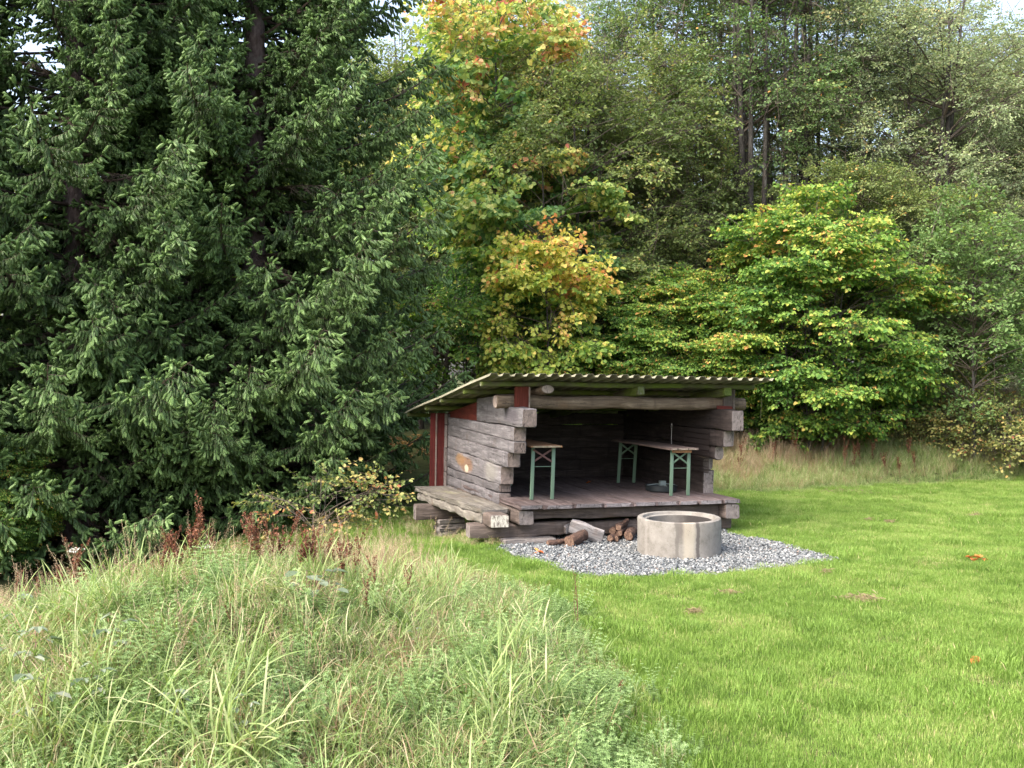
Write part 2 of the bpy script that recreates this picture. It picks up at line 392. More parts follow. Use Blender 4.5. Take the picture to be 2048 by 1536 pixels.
WREDP = wood_mat('red painted corner boards', (0.119, 0.024, 0.021), (0.084, 0.015, 0.014), (0.294, 0.231, 0.231), crack=.1)
WSPLIT = wood_mat('silver split plank', (.40, .38, .38), (.17, .155, .16), (.27, .22, .20))

shelter = empty('log_shelter', (0, 0, 0), label='open-fronted log shelter with a corrugated lean-to roof on a plank deck', cat='shelter')
shelter.matrix_world = SM
def wall_left():
    b = MB()
    C = [(.78, 4.15, .28, .30, 0, .462), (.93, 4.15, .466, .625, 0, 0), (.92, 4.15, .629, .778, 0, 0)]
    for v0, v1, z0, z1 in ((.97, 4.15, .300, .464), (.955, 4.15, .470, .650), (.95, 4.15, .652, .784)):
        b.log((.1, v0, (z0+z1)/2), (.1, v1, (z0+z1)/2-.008), .20, z1-z0-.007, rs, n=9, rough=.006)
    # the courses step forward one above another
    b.log((.1, .88, .93), (.1, 4.15, .965), .215, .279, rs, n=9, h1=.355, rough=.005)
    b.log((.1, .57, 1.185), (.1, 4.15, 1.262), .213, .232, rs, n=9, h1=.22, rough=.006)
    b.log((.1, .30, 1.39), (.1, 4.15, 1.468), .205, .174, rs, n=9, h1=.187, rough=.004)
    b.log((.1, .31, 1.590), (.1, 4.15, 1.63), .200, .214, rs, n=9, h1=.126, rough=.004)
    b.log((.1, -.08, 1.852), (.1, 2.14, 1.855), .235, .275, rs, n=10, h1=.30, rough=.006, bev=.018)
    b.log((.1, .76, 2.07), (.1, 2.14, 2.02), .22, .20, rs, n=14, h1=.09, rough=.003)
    # rounded notches under the corbelled ends
    return b.build('side_wall', WGREY, shelter)
wl = wall_left(); wl['label'] = 'grey outer log wall with an orange stain and stepped log ends'
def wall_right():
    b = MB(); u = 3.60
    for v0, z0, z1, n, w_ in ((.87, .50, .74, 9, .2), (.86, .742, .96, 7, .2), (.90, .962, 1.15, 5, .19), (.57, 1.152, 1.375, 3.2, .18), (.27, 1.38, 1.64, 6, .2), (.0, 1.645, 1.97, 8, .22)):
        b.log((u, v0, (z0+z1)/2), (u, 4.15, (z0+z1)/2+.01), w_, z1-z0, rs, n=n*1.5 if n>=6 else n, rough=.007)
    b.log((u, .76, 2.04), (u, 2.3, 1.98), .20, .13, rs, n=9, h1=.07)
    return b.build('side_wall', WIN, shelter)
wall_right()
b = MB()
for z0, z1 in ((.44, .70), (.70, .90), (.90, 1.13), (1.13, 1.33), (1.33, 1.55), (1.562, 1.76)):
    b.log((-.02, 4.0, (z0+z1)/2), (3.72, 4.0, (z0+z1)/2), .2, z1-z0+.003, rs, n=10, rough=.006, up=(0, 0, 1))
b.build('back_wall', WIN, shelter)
# deck boards
b = MB(); jx = [1038, 1088, 1147, 1207, 1266.5, 1312, 1357.6, 1398, 1446, 1481.5]; ju = [u_of(p) for p in jx]
for k in range(len(ju)-1):
    u0, u1 = ju[k]+.008, ju[k+1]-.008
    v0 = rs.uniform(-.02, .02); zt = .578+rs.uniform(-.004, .004)
    b.log(((u0+u1)/2, v0, zt-.031), ((u0+u1)/2, 4.0, zt-.031), u1-u0, .062, rs, n=16, K=28, rough=.004, step=.2, bev=.008, tone=rs.uniform(.7, 1.45))
b.build('deck', WDECK, shelter)
# sills and cross logs beneath
b = MB().log((.12, .06, .395), (.12, 4.3, .385), .235, .21, rs, n=8); b.build('sill_log', WSILL, shelter)
b = MB().log((3.53, .02, .392), (3.53, 4.3, .39), .26, .235, rs, n=6); b.build('sill_log', WSILL, shelter)
b = MB().log((.245, .26, .425), (3.395, .26, .40), .16, .16, rs, n=8); b.build('cross_log', WSILL, shelter)
b = MB().log((-.66, .38, .178), (3.68, .38, .172), .22, .20, rs, n=8, K=24, rough=.014); b.build('cross_log', WSILL, shelter)
b = MB().log((-.89, 2.7, .16), (3.66, 2.7, .17), .2, .25, rs, n=8); b.build('cross_log', WSILL, shelter)
b = MB().log((-.25, 4.1, .17), (3.66, 4.1, .17), .2, .25, rs, n=8); b.build('cross_log', WSILL, shelter)
# front beam, rafters, battens, roof sheet
b = MB().log((-.21, .58, 2.062), (4.07, .58, 2.052), .215, .205, rs, n=2.3, rough=.010, h1=.19, w1=.19, K=24); b.build('front_beam', WBEAM, shelter)
SL = -.14
def ztop(v): return 2.430+SL*v
for u, n_, w_ in ((.50, 2.1, .21), (2.03, 6, .12), (3.56, 6, .14)):
    b = MB().log((u, .24, ztop(.24)-.135), (u, 5.1, ztop(5.1)-.135), w_, .13, rs, n=n_, rough=.006)
    b.build('rafter', WMOSS if n_ > 3 else WBEAM, shelter)
for v, ul in ((.42, -.49), (1.37, -.47), (2.63, -.50), (3.8, -.46), (5.04, -.50)):
    b = MB().log((ul, v, ztop(v)-.040), (4.17+rs.uniform(-.03, .03), v, ztop(v)-.035), .10, .078, rs, n=3.2, rough=.006)
    b.build('batten', WMOSS, shelter)
rm, nt, bs = mat('cream corrugated steel')
geo = attr(nt, 'sp', 'Vector')
c = ramp(nt, noise(nt, geo, 1.0, 5, .65, (5, 1.2, 5)), [(.3, (.13, .125, .085)), (.5, (.22, .21, .15)), (.75, (.30, .285, .21))])
c = mix(nt, mth(nt, 'MULTIPLY', sstep(nt, noise(nt, geo, 8, 4, .7), .6, .75), .6), c, (.15, .15, .06))
nt.links.new(c, bs.inputs['Base Color']); bs.inputs['Roughness'].default_value = .5
P = []; per = .187; u = -.52; k = 0
while u < 4.22:
    for du, z in ((0, 0), (.030, .044), (.112, .044), (.142, 0)): P.append((u+du, z+.002))
    u += per
P = np.array(P); P = P[P[:, 0] < 4.23]; vs = np.linspace(-.09, 5.2, 16); V = []
th_ = .0025
for off in (0, th_):
    for v in vs:
        for pu, pz in P: V.append((pu, v, ztop(v)+pz+off+.006*math.sin(v*2.1+pu*1.3)))
V = np.array(V); n = len(P); m = len(vs); i, j = np.meshgrid(np.arange(m-1), np.arange(n-1), indexing='ij')
q = np.stack([i*n+j, i*n+j+1, (i+1)*n+j+1, (i+1)*n+j], -1).reshape(-1, 4); o2 = n*m
fr = []
for j in range(n-1): fr.append([j, o2+j, o2+j+1, j+1]); e = (m-1)*n; fr.append([e+j, e+j+1, o2+e+j+1, o2+e+j])
for i in range(m-1): fr.append([i*n, (i+1)*n, o2+(i+1)*n, o2+i*n]); e = n-1; fr.append([i*n+e, o2+i*n+e, o2+(i+1)*n+e, (i+1)*n+e])
build('roof_sheet', V, [q[:, ::-1], q+o2, np.array(fr)], rm, shelter, {'sp': ('FLOAT_VECTOR', V)})
# red boards
b = MB(); b.prism([(2.16, 1.705), (4.2, 1.68), (4.2, ztop(4.2)-.10), (2.16, ztop(2.16)-.10)], 'x', .03, .075, gperm=(1, 0, 2)); b.build('gable_board', WRED, shelter, smooth=False)
b = MB(); b.prism([(2.16, 1.98), (4.2, 1.70), (4.2, ztop(4.2)-.10), (2.16, ztop(2.16)-.10)], 'x', 3.60, 3.64, gperm=(1, 0, 2)); b.build('gable_board', WRED, shelter, smooth=False)
b = MB(); b.prism([(.055, 1.985), (.27, 1.962), (.27, 2.30), (.055, 2.30)], 'y', .43, .465, gperm=(2, 0, 1)); b.build('fascia_board', WRED, shelter, smooth=False)
b = MB(); b.prism([(.27, 1.96), (.292, 1.958), (.292, 2.30), (.27, 2.30)], 'y', .425, .47, tone=2.3, gperm=(2, 0, 1)); b.build('trim_strip', WSILL, shelter, smooth=False)
b = MB(); b.prism([(3.60, 1.99), (3.765, 1.99), (3.765, 2.30), (3.60, 2.30)], 'y', .43, .465, gperm=(2, 0, 1)); o = b.build('fascia_board', WSILL, shelter, smooth=False); o['label'] = 'bare brown board'
b = MB(); b.prism([(3.47, 1.975), (3.75, 1.975), (3.75, 2.02), (3.47, 2.03)], 'y', .415, .428, gperm=(0, 1, 2)); b.build('trim_strip', WRED, shelter, smooth=False)
b = MB(); b.prism([(3.77, 1.965), (3.80, 1.965), (3.80, 2.31), (3.77, 2.31)], 'y', .42, .475, gperm=(2, 0, 1)); b.build('trim_strip', WSILL, shelter, smooth=False)
b = MB(); b.prism([(-.145, .40), (.0, .40), (.0, ztop(4.4)-.06), (-.145, ztop(4.4)-.06)], 'y', 4.151, 4.185, gperm=(2, 0, 1)); b.build('corner_board', WREDP, shelter, smooth=False)
b = MB(); b.prism([(-.265, .40), (-.170, .40), (-.170, ztop(4.4)-.06), (-.265, ztop(4.4)-.06)], 'y', 4.16, 4.185, gperm=(2, 0, 1)); b.build('corner_board', WREDP, shelter, smooth=False)
b = MB(); b.prism([(-.168, .40), (-.147, .40), (-.147, ztop(4.4)-.07), (-.168, ztop(4.4)-.07)], 'y', 4.135, 4.185, tone=2.4, gperm=(2, 0, 1)); b.build('trim_strip', WSILL, shelter, smooth=False)

# bench plank along the left wall, with its bearer whose end was painted white
bench = empty('plank_bench', (0, 0, 0), label='thick weathered plank bench along the outer left wall of the shelter', cat='bench')
bench.matrix_world = SM
b = MB()
P0 = np.array((-.235, .36, .455)); P1 = np.array((-.40, 3.55, .452))
b.log(P0, P1, .44, .075, rs, n=12, rough=.004, w1=.60, bev=.015)
b.log(P0+(-.08, .03, -.115), P1+(-.085, -.12, -.115), .32, .15, rs, n=5, K=24, rough=.010, w1=.38)
b.build('seat', WBENCH, bench)
pm, nt, bs = mat('flaking white paint')
g = attr(nt, 'sp', 'Vector'); f = sstep(nt, noise(nt, g, 1, 6, .8, (30, 30, 11)), .47, .60)
c = mix(nt, f, (.50, .47, .40), (.13, .10, .085)); nt.links.new(c, bs.inputs['Base Color']); bs.inputs['Roughness'].default_value = .8
bump(nt, bs, f, -.6, .006)
b = MB().log((-.285, .055, .352), (-.285, 3.3, .34), .29, .185, rs, n=7, rough=.006); b.build('bearer', WSILL, bench)
b = MB().prism([(-.412, .27), (-.150, .268), (-.148, .425), (-.20, .44), (-.34, .435), (-.41, .44)], 'y', .043, .054); b.build('painted_end', pm, bench, smooth=False)

# foundation stones
cm, nt, bs = mat('rough concrete slab'); geo = N(nt, 'ShaderNodeNewGeometry').outputs['Position']
c = ramp(nt, noise(nt, geo, 14, 6, .7), [(.3, (.10, .085, .077)), (.55, (.17, .15, .14)), (.8, (.24, .215, .20))]); nt.links.new(c, bs.inputs['Base Color'])
bs.inputs['Roughness'].default_value = .95; bump(nt, bs, noise(nt, geo, 60, 4, .7), .5, .006)
def slab(name, lab, p0, p1, w_, h_, group, par=None):
    b = MB().log(p0, p1, w_, h_, rs, n=7, rough=.006, K=18)
    o = b.build(name, cm, None); o.matrix_world = SM; tag(o, lab, 'slab', group); return o
slab('foundation_slab', 'upper flat stone slab wedged under the front left cross log', (-.20, .22, .022), (.60, .22, .018), .34, .105, 'foundation slabs under the shelter')
slab('foundation_slab', 'lower flat stone slab half sunk in the gravel edge', (-.17, .22, -.08), (.46, .22, -.08), .30, .09, 'foundation slabs under the shelter')
zz = -.30
for k, nm in enumerate(('lowest', 'second lowest', 'middle', 'second highest', 'topmost')):
    slab('foundation_slab', nm+' slab of the dark stack under the back of the bench', (-.52+.03*(k % 2), 2.7, zz+.033), (-.06, 2.7, zz+.033), .40, .066, 'dark slabs stacked under the bench end')
    zz += .067
slab('foundation_slab', 'flat stone slab under the right end of the front cross log', (3.2, .38, .0), (3.66, .38, .0), .34, .12, 'foundation slabs under the shelter')
slab('foundation_slab', 'flat stone slab under the hidden back corner of the shelter', (3.2, 4.1, .0), (3.66, 4.1, .0), .34, .14, 'foundation slabs under the shelter')

# folding tables
gmx, nt, bs = mat('pale green painted steel'); bs.inputs['Base Color'].default_value = (.15, .27, .19, 1); bs.inputs['Roughness'].default_value = .5
g = attr(nt, 'sp', 'Vector'); nt.links.new(mix(nt, sstep(nt, noise(nt, g, 30, 5, .7), .62, .7), (.115, .18, .125), (.16, .18, .14)), bs.inputs['Base Color'])
rmx, nt, bs = mat('rusty cross brace'); bs.inputs['Base Color'].default_value = (.12, .06, .055, 1); bs.inputs['Roughness'].default_value = .8
WTOP = wood_mat('orange brown table top', (0.320, 0.176, 0.096), (0.208, 0.096, 0.048), (0.400, 0.320, 0.224), crack=.2)
WTOPR = wood_mat('greyed table top', (0.270, 0.203, 0.180), (0.150, 0.105, 0.090), (0.345, 0.277, 0.225), crack=.4)
def table(u0, u1, v0, v1, topm, zt, brace, lab, nub):
    t = empty('folding_table', (0, 0, 0), label=lab, cat='table', group='folding tables inside the shelter'); t.matrix_world = SM @ Matrix.Translation((u0, v0, .5785))
    W_, L_ = u1-u0, v1-v0; H = zt-.5785
    b = MB().log((W_/2, 0, H-.014), (W_/2, L_, H-.014), W_, .03, rs, n=14, K=28, rough=.0015, bev=.004, step=.3); b.build('tabletop', topm, t)
    for kk, (vv, sg) in enumerate(((.16, 1), (L_-.16, -1))):
        b = MB()
        for ua, ub in ((.07, .045), (W_-.115, W_-.14)):
            top = (ua+.03, vv, H-.03); bot = (ub+.03, vv-.03*sg, .0)
            b.log(bot, top, .055, .022, rs, n=12, K=12, rough=.0004, up=(0, 1, 0) , bev=.002, step=.3)
        b.build('leg_frame', gmx, t)
        b2 = MB(); z1, z2 = H-.07, H-.26
        b2.log((.10, vv-.012, z1), (W_-.11, vv-.012, z2), .028, .008, rs, n=8, K=8, rough=.0003, up=(0, 1, 0), bev=.001, step=.5)
        b2.log((.10, vv+.004, z2), (W_-.11, vv+.004, z1), .028, .008, rs, n=8, K=8, rough=.0003, up=(0, 1, 0), bev=.001, step=.5)
        b2.build('cross_brace', brace if kk == 0 else gmx, t)
        b3 = MB().tube([(.07, vv, H-.33), (W_-.09, vv, H-.33)], .006, 6); b3.build('crossbar', gmx, t)
    if nub: b = MB().box((.07, .06, H-.075), (W_-.09, .10, H-.031), tone=1.2); b.build('wood_cleat', WTOP, t, smooth=False)
    return t
table(.34, .86, .50, 2.7, WTOP, 1.405, rmx, 'folding table with an orange brown top beside the left wall', False)
table(2.72, 3.21, .52, 2.75, WTOPR, 1.345, gmx, 'long folding table with a greyed top beside the right wall', True)

# fire grate on the right wall, cord, tray
dk, nt, bs = mat('dark rusty wire'); bs.inputs['Base Color'].default_value = (.02, .012, .011, 1); bs.inputs['Roughness'].default_value = .6; bs.inputs['Metallic'].default_value = .5
b = MB(); gu = 3.475
for v in np.arange(.66, 1.5, .028): b.tube([(gu, v, .93), (gu, v, 1.64)], .0055, 4)
for z in (.93, 1.02, 1.11, 1.20, 1.29, 1.38, 1.47, 1.56, 1.64): b.tube([(gu-.006, .65, z), (gu-.006, 1.51, z)], .005, 4)
o = b.build('wire_grate', dk, None); o.matrix_world = SM; tag(o, 'dark rusty wire grate hanging on the inside of the right wall', 'grate')
b = MB().tube([(gu+.005, 1.93, 1.14), (gu+.004, 1.935, 1.4), (gu+.005, 1.93, 1.68)], .007, 6); 
cdm, nt, bs = mat('grey cord'); bs.inputs['Base Color'].default_value = (.45, .43, .42, 1)
o = b.build('metal_rod', cdm, None); o.matrix_world = SM; tag(o, 'thin pale rod hanging on the inner right wall behind the table', 'rod')
bk, nt, bs = mat('black enamel'); bs.inputs['Base Color'].default_value = (.012, .016, .018, 1); bs.inputs['Roughness'].default_value = .45
gy, nt, bs = mat('dull metal'); bs.inputs['Base Color'].default_value = (.20, .24, .24, 1); bs.inputs['Roughness'].default_value = .5; bs.inputs['Metallic'].default_value = .6
t = empty('grill_tray', (0, 0, 0), label='low black round tray with a metal handle on the deck behind the table leg', cat='tray'); t.matrix_world = SM @ Matrix.Translation((2.96, 1.30, .58))
def lathe(prof, K=48, sx=1.0, sy=1.0):
    pr = np.array(prof, float); n = len(pr); th = np.arange(K)/K*2*PI
    V = np.stack([pr[:, 0][:, None]*np.cos(th)*sx, pr[:, 0][:, None]*np.sin(th)*sy, np.repeat(pr[:, 1][:, None], K, 1)], -1).reshape(-1, 3)
    i, k = np.meshgrid(np.arange(n-1), np.arange(K), indexing='ij'); k2 = (k+1) % K
    return V, np.stack([i*K+k, i*K+k2, (i+1)*K+k2, (i+1)*K+k], -1).reshape(-1, 4)
V, q = lathe([(.001, .0), (.24, 0), (.26, .02), (.265, .10), (.255, .10), (.245, .03), (.001, .02)]); b = MB().add(V, q[:, ::-1]); b.build('tray', bk, t)
b = MB().tube([(-.26, 0, .10), (-.1, 0, .12), (.1, 0, .12), (.26, 0, .10)], .008, 6).box((-.03, -.035, .09), (.07, .035, .17)).tube([(0, -.2, .1), (0, .2, .1)], .006, 6)
b.build('handle', gy, t, smooth=False)

# ---------------------------------------------------------------- concrete fire ring
rc = at(1358, 1113.5); RR = .083*13.9*.5
ringR = .578; rcy = 13.37+ringR+.02; rcx = atY(1358, rcy)
rngm, nt, bs = mat('cast concrete ring'); g = attr(nt, 'sp', 'Vector'); sx = N(nt, 'ShaderNodeSeparateXYZ'); nt.links.new(g, sx.inputs[0])
c = ramp(nt, noise(nt, g, 5, 6, .7), [(.3, (.115, .104, .09)), (.48, (.19, .175, .157)), (.75, (.255, .238, .217))])
wob = mth(nt, 'MULTIPLY', mth(nt, 'SUBTRACT', noise(nt, g, 7, 4, .6), .5), .07)
xx = mth(nt, 'ADD', sx.outputs[0], wob); outer = mth(nt, 'LESS_THAN', sx.outputs[1], -.2)
def streak(x0, wd, z1, col, amt, c):
    d = mth(nt, 'ABSOLUTE', mth(nt, 'SUBTRACT', xx, x0)); f = mth(nt, 'SUBTRACT', 1.0, sstep(nt, d, wd*.4, wd))
    f = mth(nt, 'MULTIPLY', mth(nt, 'MULTIPLY', f, outer), sstep(nt, mth(nt, 'ADD', sx.outputs[2], mth(nt, 'MULTIPLY', wob, 2)), z1-.12, z1+.05) if z1 > 0 else 1.0)
    return mix(nt, mth(nt, 'MULTIPLY', f, amt), c, col)
c = streak(-.03, .13, .31, (.115, .10, .09), .9, c); c = streak(.16, .035, -1, (.085, .075, .07), .9, c); c = streak(-.12, .035, -1, (.11, .10, .09), .75, c)
c = streak(.36, .03, -1, (.23, .21, .19), .5, c); c = streak(.04, .11, -1, (.42, .37, .29), .5, c); c = streak(-.50, .02, -1, (.24, .22, .2), .5, c)
soot = mth(nt, 'MULTIPLY', attr(nt, 'eg'), mth(nt, 'ADD', .35, mth(nt, 'MULTIPLY', sstep(nt, mth(nt, 'ADD', sx.outputs[0], mth(nt, 'MULTIPLY', wob, 3)), -.1, .25), .6)))
c = mix(nt, soot, c, (.03, .026, .025))
vor = N(nt, 'ShaderNodeTexVoronoi'); vor.inputs['Scale'].default_value = 46; nt.links.new(g, vor.inputs['Vector'])
pit = mth(nt, 'MULTIPLY', mth(nt, 'LESS_THAN', vor.outputs['Distance'], .17), sstep(nt, noise(nt, g, 9, 3), .46, .56))
c = mix(nt, mth(nt, 'MULTIPLY', pit, .75), c, (.08, .07, .06))
nt.links.new(c, bs.inputs['Base Color']); bs.inputs['Roughness'].default_value = .93; bs.inputs['Specular IOR Level'].default_value = .25
bump(nt, bs, mth(nt, 'SUBTRACT', noise(nt, g, 40, 5, .7), mth(nt, 'MULTIPLY', pit, 1.5)), .5, .008)
prof = [(ringR+.004, -.06), (ringR, .1), (ringR, .3), (ringR, .46), (ringR-.004, .478), (ringR-.016, .487), (ringR-.05, .488), (ringR-.075, .484), (ringR-.082, .468), (ringR-.086, .452), (ringR-.12, .448), (ringR-.128, .44), (ringR-.13, .3), (ringR-.13, .1), (ringR-.13, .0)]
V, q = lathe(prof, 96); rr = np.random.default_rng(3); 
nr = np.sin(V[:, 2]*9+np.arctan2(V[:, 1], V[:, 0])*3)*.0025; V[:, :2] *= (1+nr)[:, None]
e = np.repeat([0]*11+[1]*4, 96); b = MB().add(V, q, None, V, e); o = b.build('concrete_ring', rngm, None); o.location = (rcx, rcy, 0); o.rotation_euler = (.008, 0, 0)
tag(o, 'wide concrete well ring used as a fire pit on the gravel', 'fire pit')
ash, nt, bs = mat('ash and charcoal'); geo = N(nt, 'ShaderNodeNewGeometry').outputs['Position']
nt.links.new(ramp(nt, noise(nt, geo, 22, 5, .8), [(.4, (.015, .013, .012)), (.6, (.07, .06, .055)), (.75, (.2, .18, .17))]), bs.inputs['Base Color']); bs.inputs['Roughness'].default_value = 1
V, q = lathe([(.001, .12), (.15, .13), (.3, .10), (.43, .06), (.447, .05)], 40); V[:, 2] += rr.normal(0, .008, len(V))
b = MB().add(V, q[:, ::-1]); o = b.build('ash_bed', ash, None); o.location = (rcx, rcy, 0); tag(o, kind='stuff', label='dark ash bed inside the concrete ring', cat='ash')

# ---------------------------------------------------------------- firewood and split plank
bark, nt, bs = mat('birch and spruce bark'); g = attr(nt, 'g', 'Vector'); eg = attr(nt, 'eg')
c = ramp(nt, noise(nt, g, 1, 6, .75, (14, 26, 26)), [(.35, (.02, .012, .009)), (.5, (.06, .03, .02)), (.62, (.12, .065, .042)), (.75, (.26, .20, .16))])
sxg = noise(nt, g, 1, 5, .7, (5, 30, 30)); ce = ramp(nt, sxg, [(.3, (.04, .022, .016)), (.5, (.13, .075, .05)), (.7, (.24, .16, .11))])
nt.links.new(mix(nt, eg, c, ce), bs.inputs['Base Color']); bs.inputs['Roughness'].default_value = .9
bump(nt, bs, noise(nt, g, 1, 5, .8, (12, 40, 40)), .8, .012)
def wlog(pa, pb, d, n_, lab, h=None, tone=1.0):
    rr_ = np.random.default_rng(int(pa[0]*977+pa[1])); 
    A = at(*pa[:2], pa[2]); B = at(*pb[:2], pb[2])
    mid = [(A[i]+B[i])/2 for i in range(3)]
    b = MB().log(np.array(A)-mid, np.array(B)-mid, d*1.12, (h or d)*1.12, rr_, n=n_, rough=.016, K=16, step=.04, tone=tone*.8)
    o = b.build('firewood_log', bark, None); o.location = mid
    tag(o, lab, 'firewood', 'firewood on the gravel against the shelter')
wlog((1094, 1088, .03), (1133, 1084, .03), .085, 2.4, 'thin split log lying leftmost at the gravel edge', h=.07)
wlog((1137, 1084, .06), (1168, 1072, .10), .15, 2.5, 'thick dark brown log under the leaning grey plank', tone=.6)
wlog((1217, 1078, .05), (1232, 1066, .06), .085, 2.3, 'pale orange log end at the bottom left of the small pile')
wlog((1233, 1078, .045), (1243, 1066, .055), .07, 2.3, 'small round log at the bottom middle of the small pile')
wlog((1254, 1073, .07), (1266, 1060, .09), .125, 2.1, 'thick log at the bottom right of the small pile', tone=.85)
wlog((1224, 1060, .13), (1239, 1052, .14), .10, 2.1, 'round log resting on top left of the small pile', tone=.9)
wlog((1239, 1066, .11), (1248, 1056, .13), .075, 3, 'narrow split piece standing in the middle of the small pile', tone=1.1)
wlog((1238, 1054, .19), (1252, 1048, .19), .085, 2.6, 'grey topped split log across the pile', tone=1.2)
wlog((1245, 1050, .2), (1256, 1040, .26), .06, 3, 'dark log tip highest on the small pile', tone=.7)
A = np.array(at(1140, 1050, .24)); B = np.array(at(1206, 1075, .07)); mid = (A+B)/2
b = MB().log(A-mid, B-mid, .055, .20, np.random.default_rng(4), n=9, rough=.005, up=(.0, -.35, 1)); o = b.build('split_plank', WSPLIT, None); o.location = mid
tag(o, 'silver grey offcut plank leaning across the firewood', 'plank')
A = np.array(at(1130, 1062, .16)); B = np.array(at(1160, 1046, .24)); mid = (A+B)/2
b = MB().log(A-mid, B-mid, .05, .12, np.random.default_rng(6), n=7, rough=.006, up=(0, -.3, 1), tone=.6); o = b.build('split_plank', WSPLIT, None); o.location = mid+np.array((0, .05, 0))
tag(o, 'short darker grey plank piece behind the leaning offcut', 'plank')
# ================================================================ vegetation
def unit(v): return v/(np.linalg.norm(v, axis=-1, keepdims=True)+1e-9)
SPR = leaf_mat('spruce needles', [(0, (.044, .068, .028)), (.35, (.08, .134, .044)), (.7, (.12, .198, .062)), (1, (.165, .25, .082))], transl=.12, rough=.5, bark=(.085, .06, .048))
# ---- one needled twig, pointing along +x, 1 long
def twig_proto(rng, n=18):
    """a plump finger: needle-clad shoot with a rounded end"""
    b = Bag(); x = np.array([0, .12, .4, .72, .93, 1.02]); r = np.array([.05, .15, .20, .19, .14, .01])
    P = np.stack([x, .03*np.sin(x*4+rng.uniform(0, 6)), .03*np.sin(x*3+rng.uniform(0, 6))], 1)
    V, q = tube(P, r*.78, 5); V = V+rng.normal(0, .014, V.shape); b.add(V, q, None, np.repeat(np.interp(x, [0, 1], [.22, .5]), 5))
    V = []; T = []
    for k in range(n):
        t = .06+(k+.5)/n*.92; a = k*2.4+rng.uniform(-.3, .3); rad = np.interp(t, x, r)*.6
        rd = np.array([0, math.cos(a), math.sin(a)]); base = np.array([t, 0, 0])+rd*rad
        d = np.array([.75, 0, 0])+rd*.75; d /= np.linalg.norm(d); sd_ = np.array([0, -math.sin(a), math.cos(a)])
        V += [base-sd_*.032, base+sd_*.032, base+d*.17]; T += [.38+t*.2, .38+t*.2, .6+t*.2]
    V = np.array(V); b.add(V, None, np.arange(len(V)).reshape(-1, 3), T); return b.arrays()
def spruce_branch(rng, L, dead=.25):
    """a spruce bough along +x: drooping then lifting at the tip, curtains of hanging fingers below"""
    b = Bag(); ns = 22; t = np.linspace(0, 1, ns); sag = rng.uniform(.06, .12)
    ax = np.stack([t*L*.97, .05*L*np.sin(t*3+rng.uniform(0, 6))*t, -sag*L*np.sin(np.clip(t*1.15, 0, 1.1)*PI*.80)+.12*L*t**4], 1)
    V, q = tube(ax, np.linspace(.030, .005, ns)*L/3.2, 4); b.add(V, q, None, -1)
    P = []; D = []; S = []; TI = []
    x = dead*L; side = 1
    def fingers(pts, l2, tt, up=.0):
        m = len(pts)-1
        for k in range(1, m+1):
            dd = unit(pts[k]-pts[k-1]); la = np.cross(dd, [0, 0, 1.]); la = la/(np.linalg.norm(la)+.05)
            for sg in ((-1, 1) if k < m else (-1, 0, 1)):
                if sg and k < m and rng.uniform() < .12: continue
                hang = rng.uniform(.45, 1.6)*(1.0 if k < m else .45)*(1-up)
                D.append(unit(dd*rng.uniform(.3, .8)+la*sg*rng.uniform(.25, .65)+np.array([0, 0, -hang+up*.5])) if sg else unit(dd+np.array([0, 0, .1])))
                P.append(pts[k]); S.append(rng.uniform(.10, .155)*(1.1 if k == m else 1)*(.8 if up else 1))
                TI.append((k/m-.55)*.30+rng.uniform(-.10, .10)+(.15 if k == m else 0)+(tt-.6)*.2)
    while x < L*.985:
        tt = x/L; side = -side
        c = np.array([np.interp(tt, t, ax[:, k]) for k in range(3)]); c2 = np.array([np.interp(min(tt+.03, 1), t, ax[:, k]) for k in range(3)])
        tg = unit(c2-c); l2 = (min(1.0, .26+(1-tt)*1.45)*rng.uniform(.6, 1.1))*min(1, L/3.0)*(.4+.6*min(1, (tt-dead+.12)/.3))
        ang = math.radians(rng.uniform(38, 72)); lat = np.array([-tg[1], tg[0], 0])*side
        d0 = tg*math.cos(ang)+lat*math.sin(ang); m = max(2, int(l2/.066)); s = np.linspace(0, 1, m+1)
        droop = rng.uniform(.3, 1.0)
        pts = c+d0*(l2*s*(1-.25*droop*s))[:, None]+np.array([0, 0, -1.])*(droop*l2*s**1.7*.8)[:, None]+np.array([0, 0, .30*l2])*(s**4)[:, None]
        V, q = tube(pts, np.linspace(.006, .002, m+1), 3); b.add(V, q, None, -1)
        fingers(pts, l2, tt)
        if rng.uniform() < .45 and tt > dead+.1:                       # a hanging tail straight below the bough
            l3 = rng.uniform(.15, .42)*min(1, L/3); m = max(2, int(l3/.066)); s = np.linspace(0, 1, m+1)
            pts = c+np.array([tg[0]*.3, tg[1]*.3+side*rng.uniform(0, .3), -1])*(l3*s)[:, None]+np.array([tg[0], tg[1], 0])*(.12*s**2)[:, None]
            V, q = tube(pts, np.linspace(.004, .002, m+1), 3); b.add(V, q, None, -1); fingers(pts, l3, tt-.15)
        x += rng.uniform(.075, .12)
    for tt in np.linspace(.5, 1, 9):                                   # short upright shoots along the top
        c = np.array([np.interp(tt, t, ax[:, k]) for k in range(3)]); 
        d = unit(np.array([1, rng.uniform(-.7, .7), rng.uniform(.2, .9)])); l = rng.uniform(.10, .26)*(1.4 if tt > .95 else 1); m = 2
        pts = c+d*(l*np.linspace(0, 1, 3))[:, None]; fingers(pts, l, tt, up=.8)
    P, D, S, TI = map(np.array, (P, D, S, TI))
    tw = [twig_proto(rng) for _ in range(3)]; ch = rng.integers(0, 3, len(P))
    for k in range(3):
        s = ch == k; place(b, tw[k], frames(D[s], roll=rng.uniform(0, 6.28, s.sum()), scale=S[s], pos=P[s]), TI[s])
    return b.arrays()
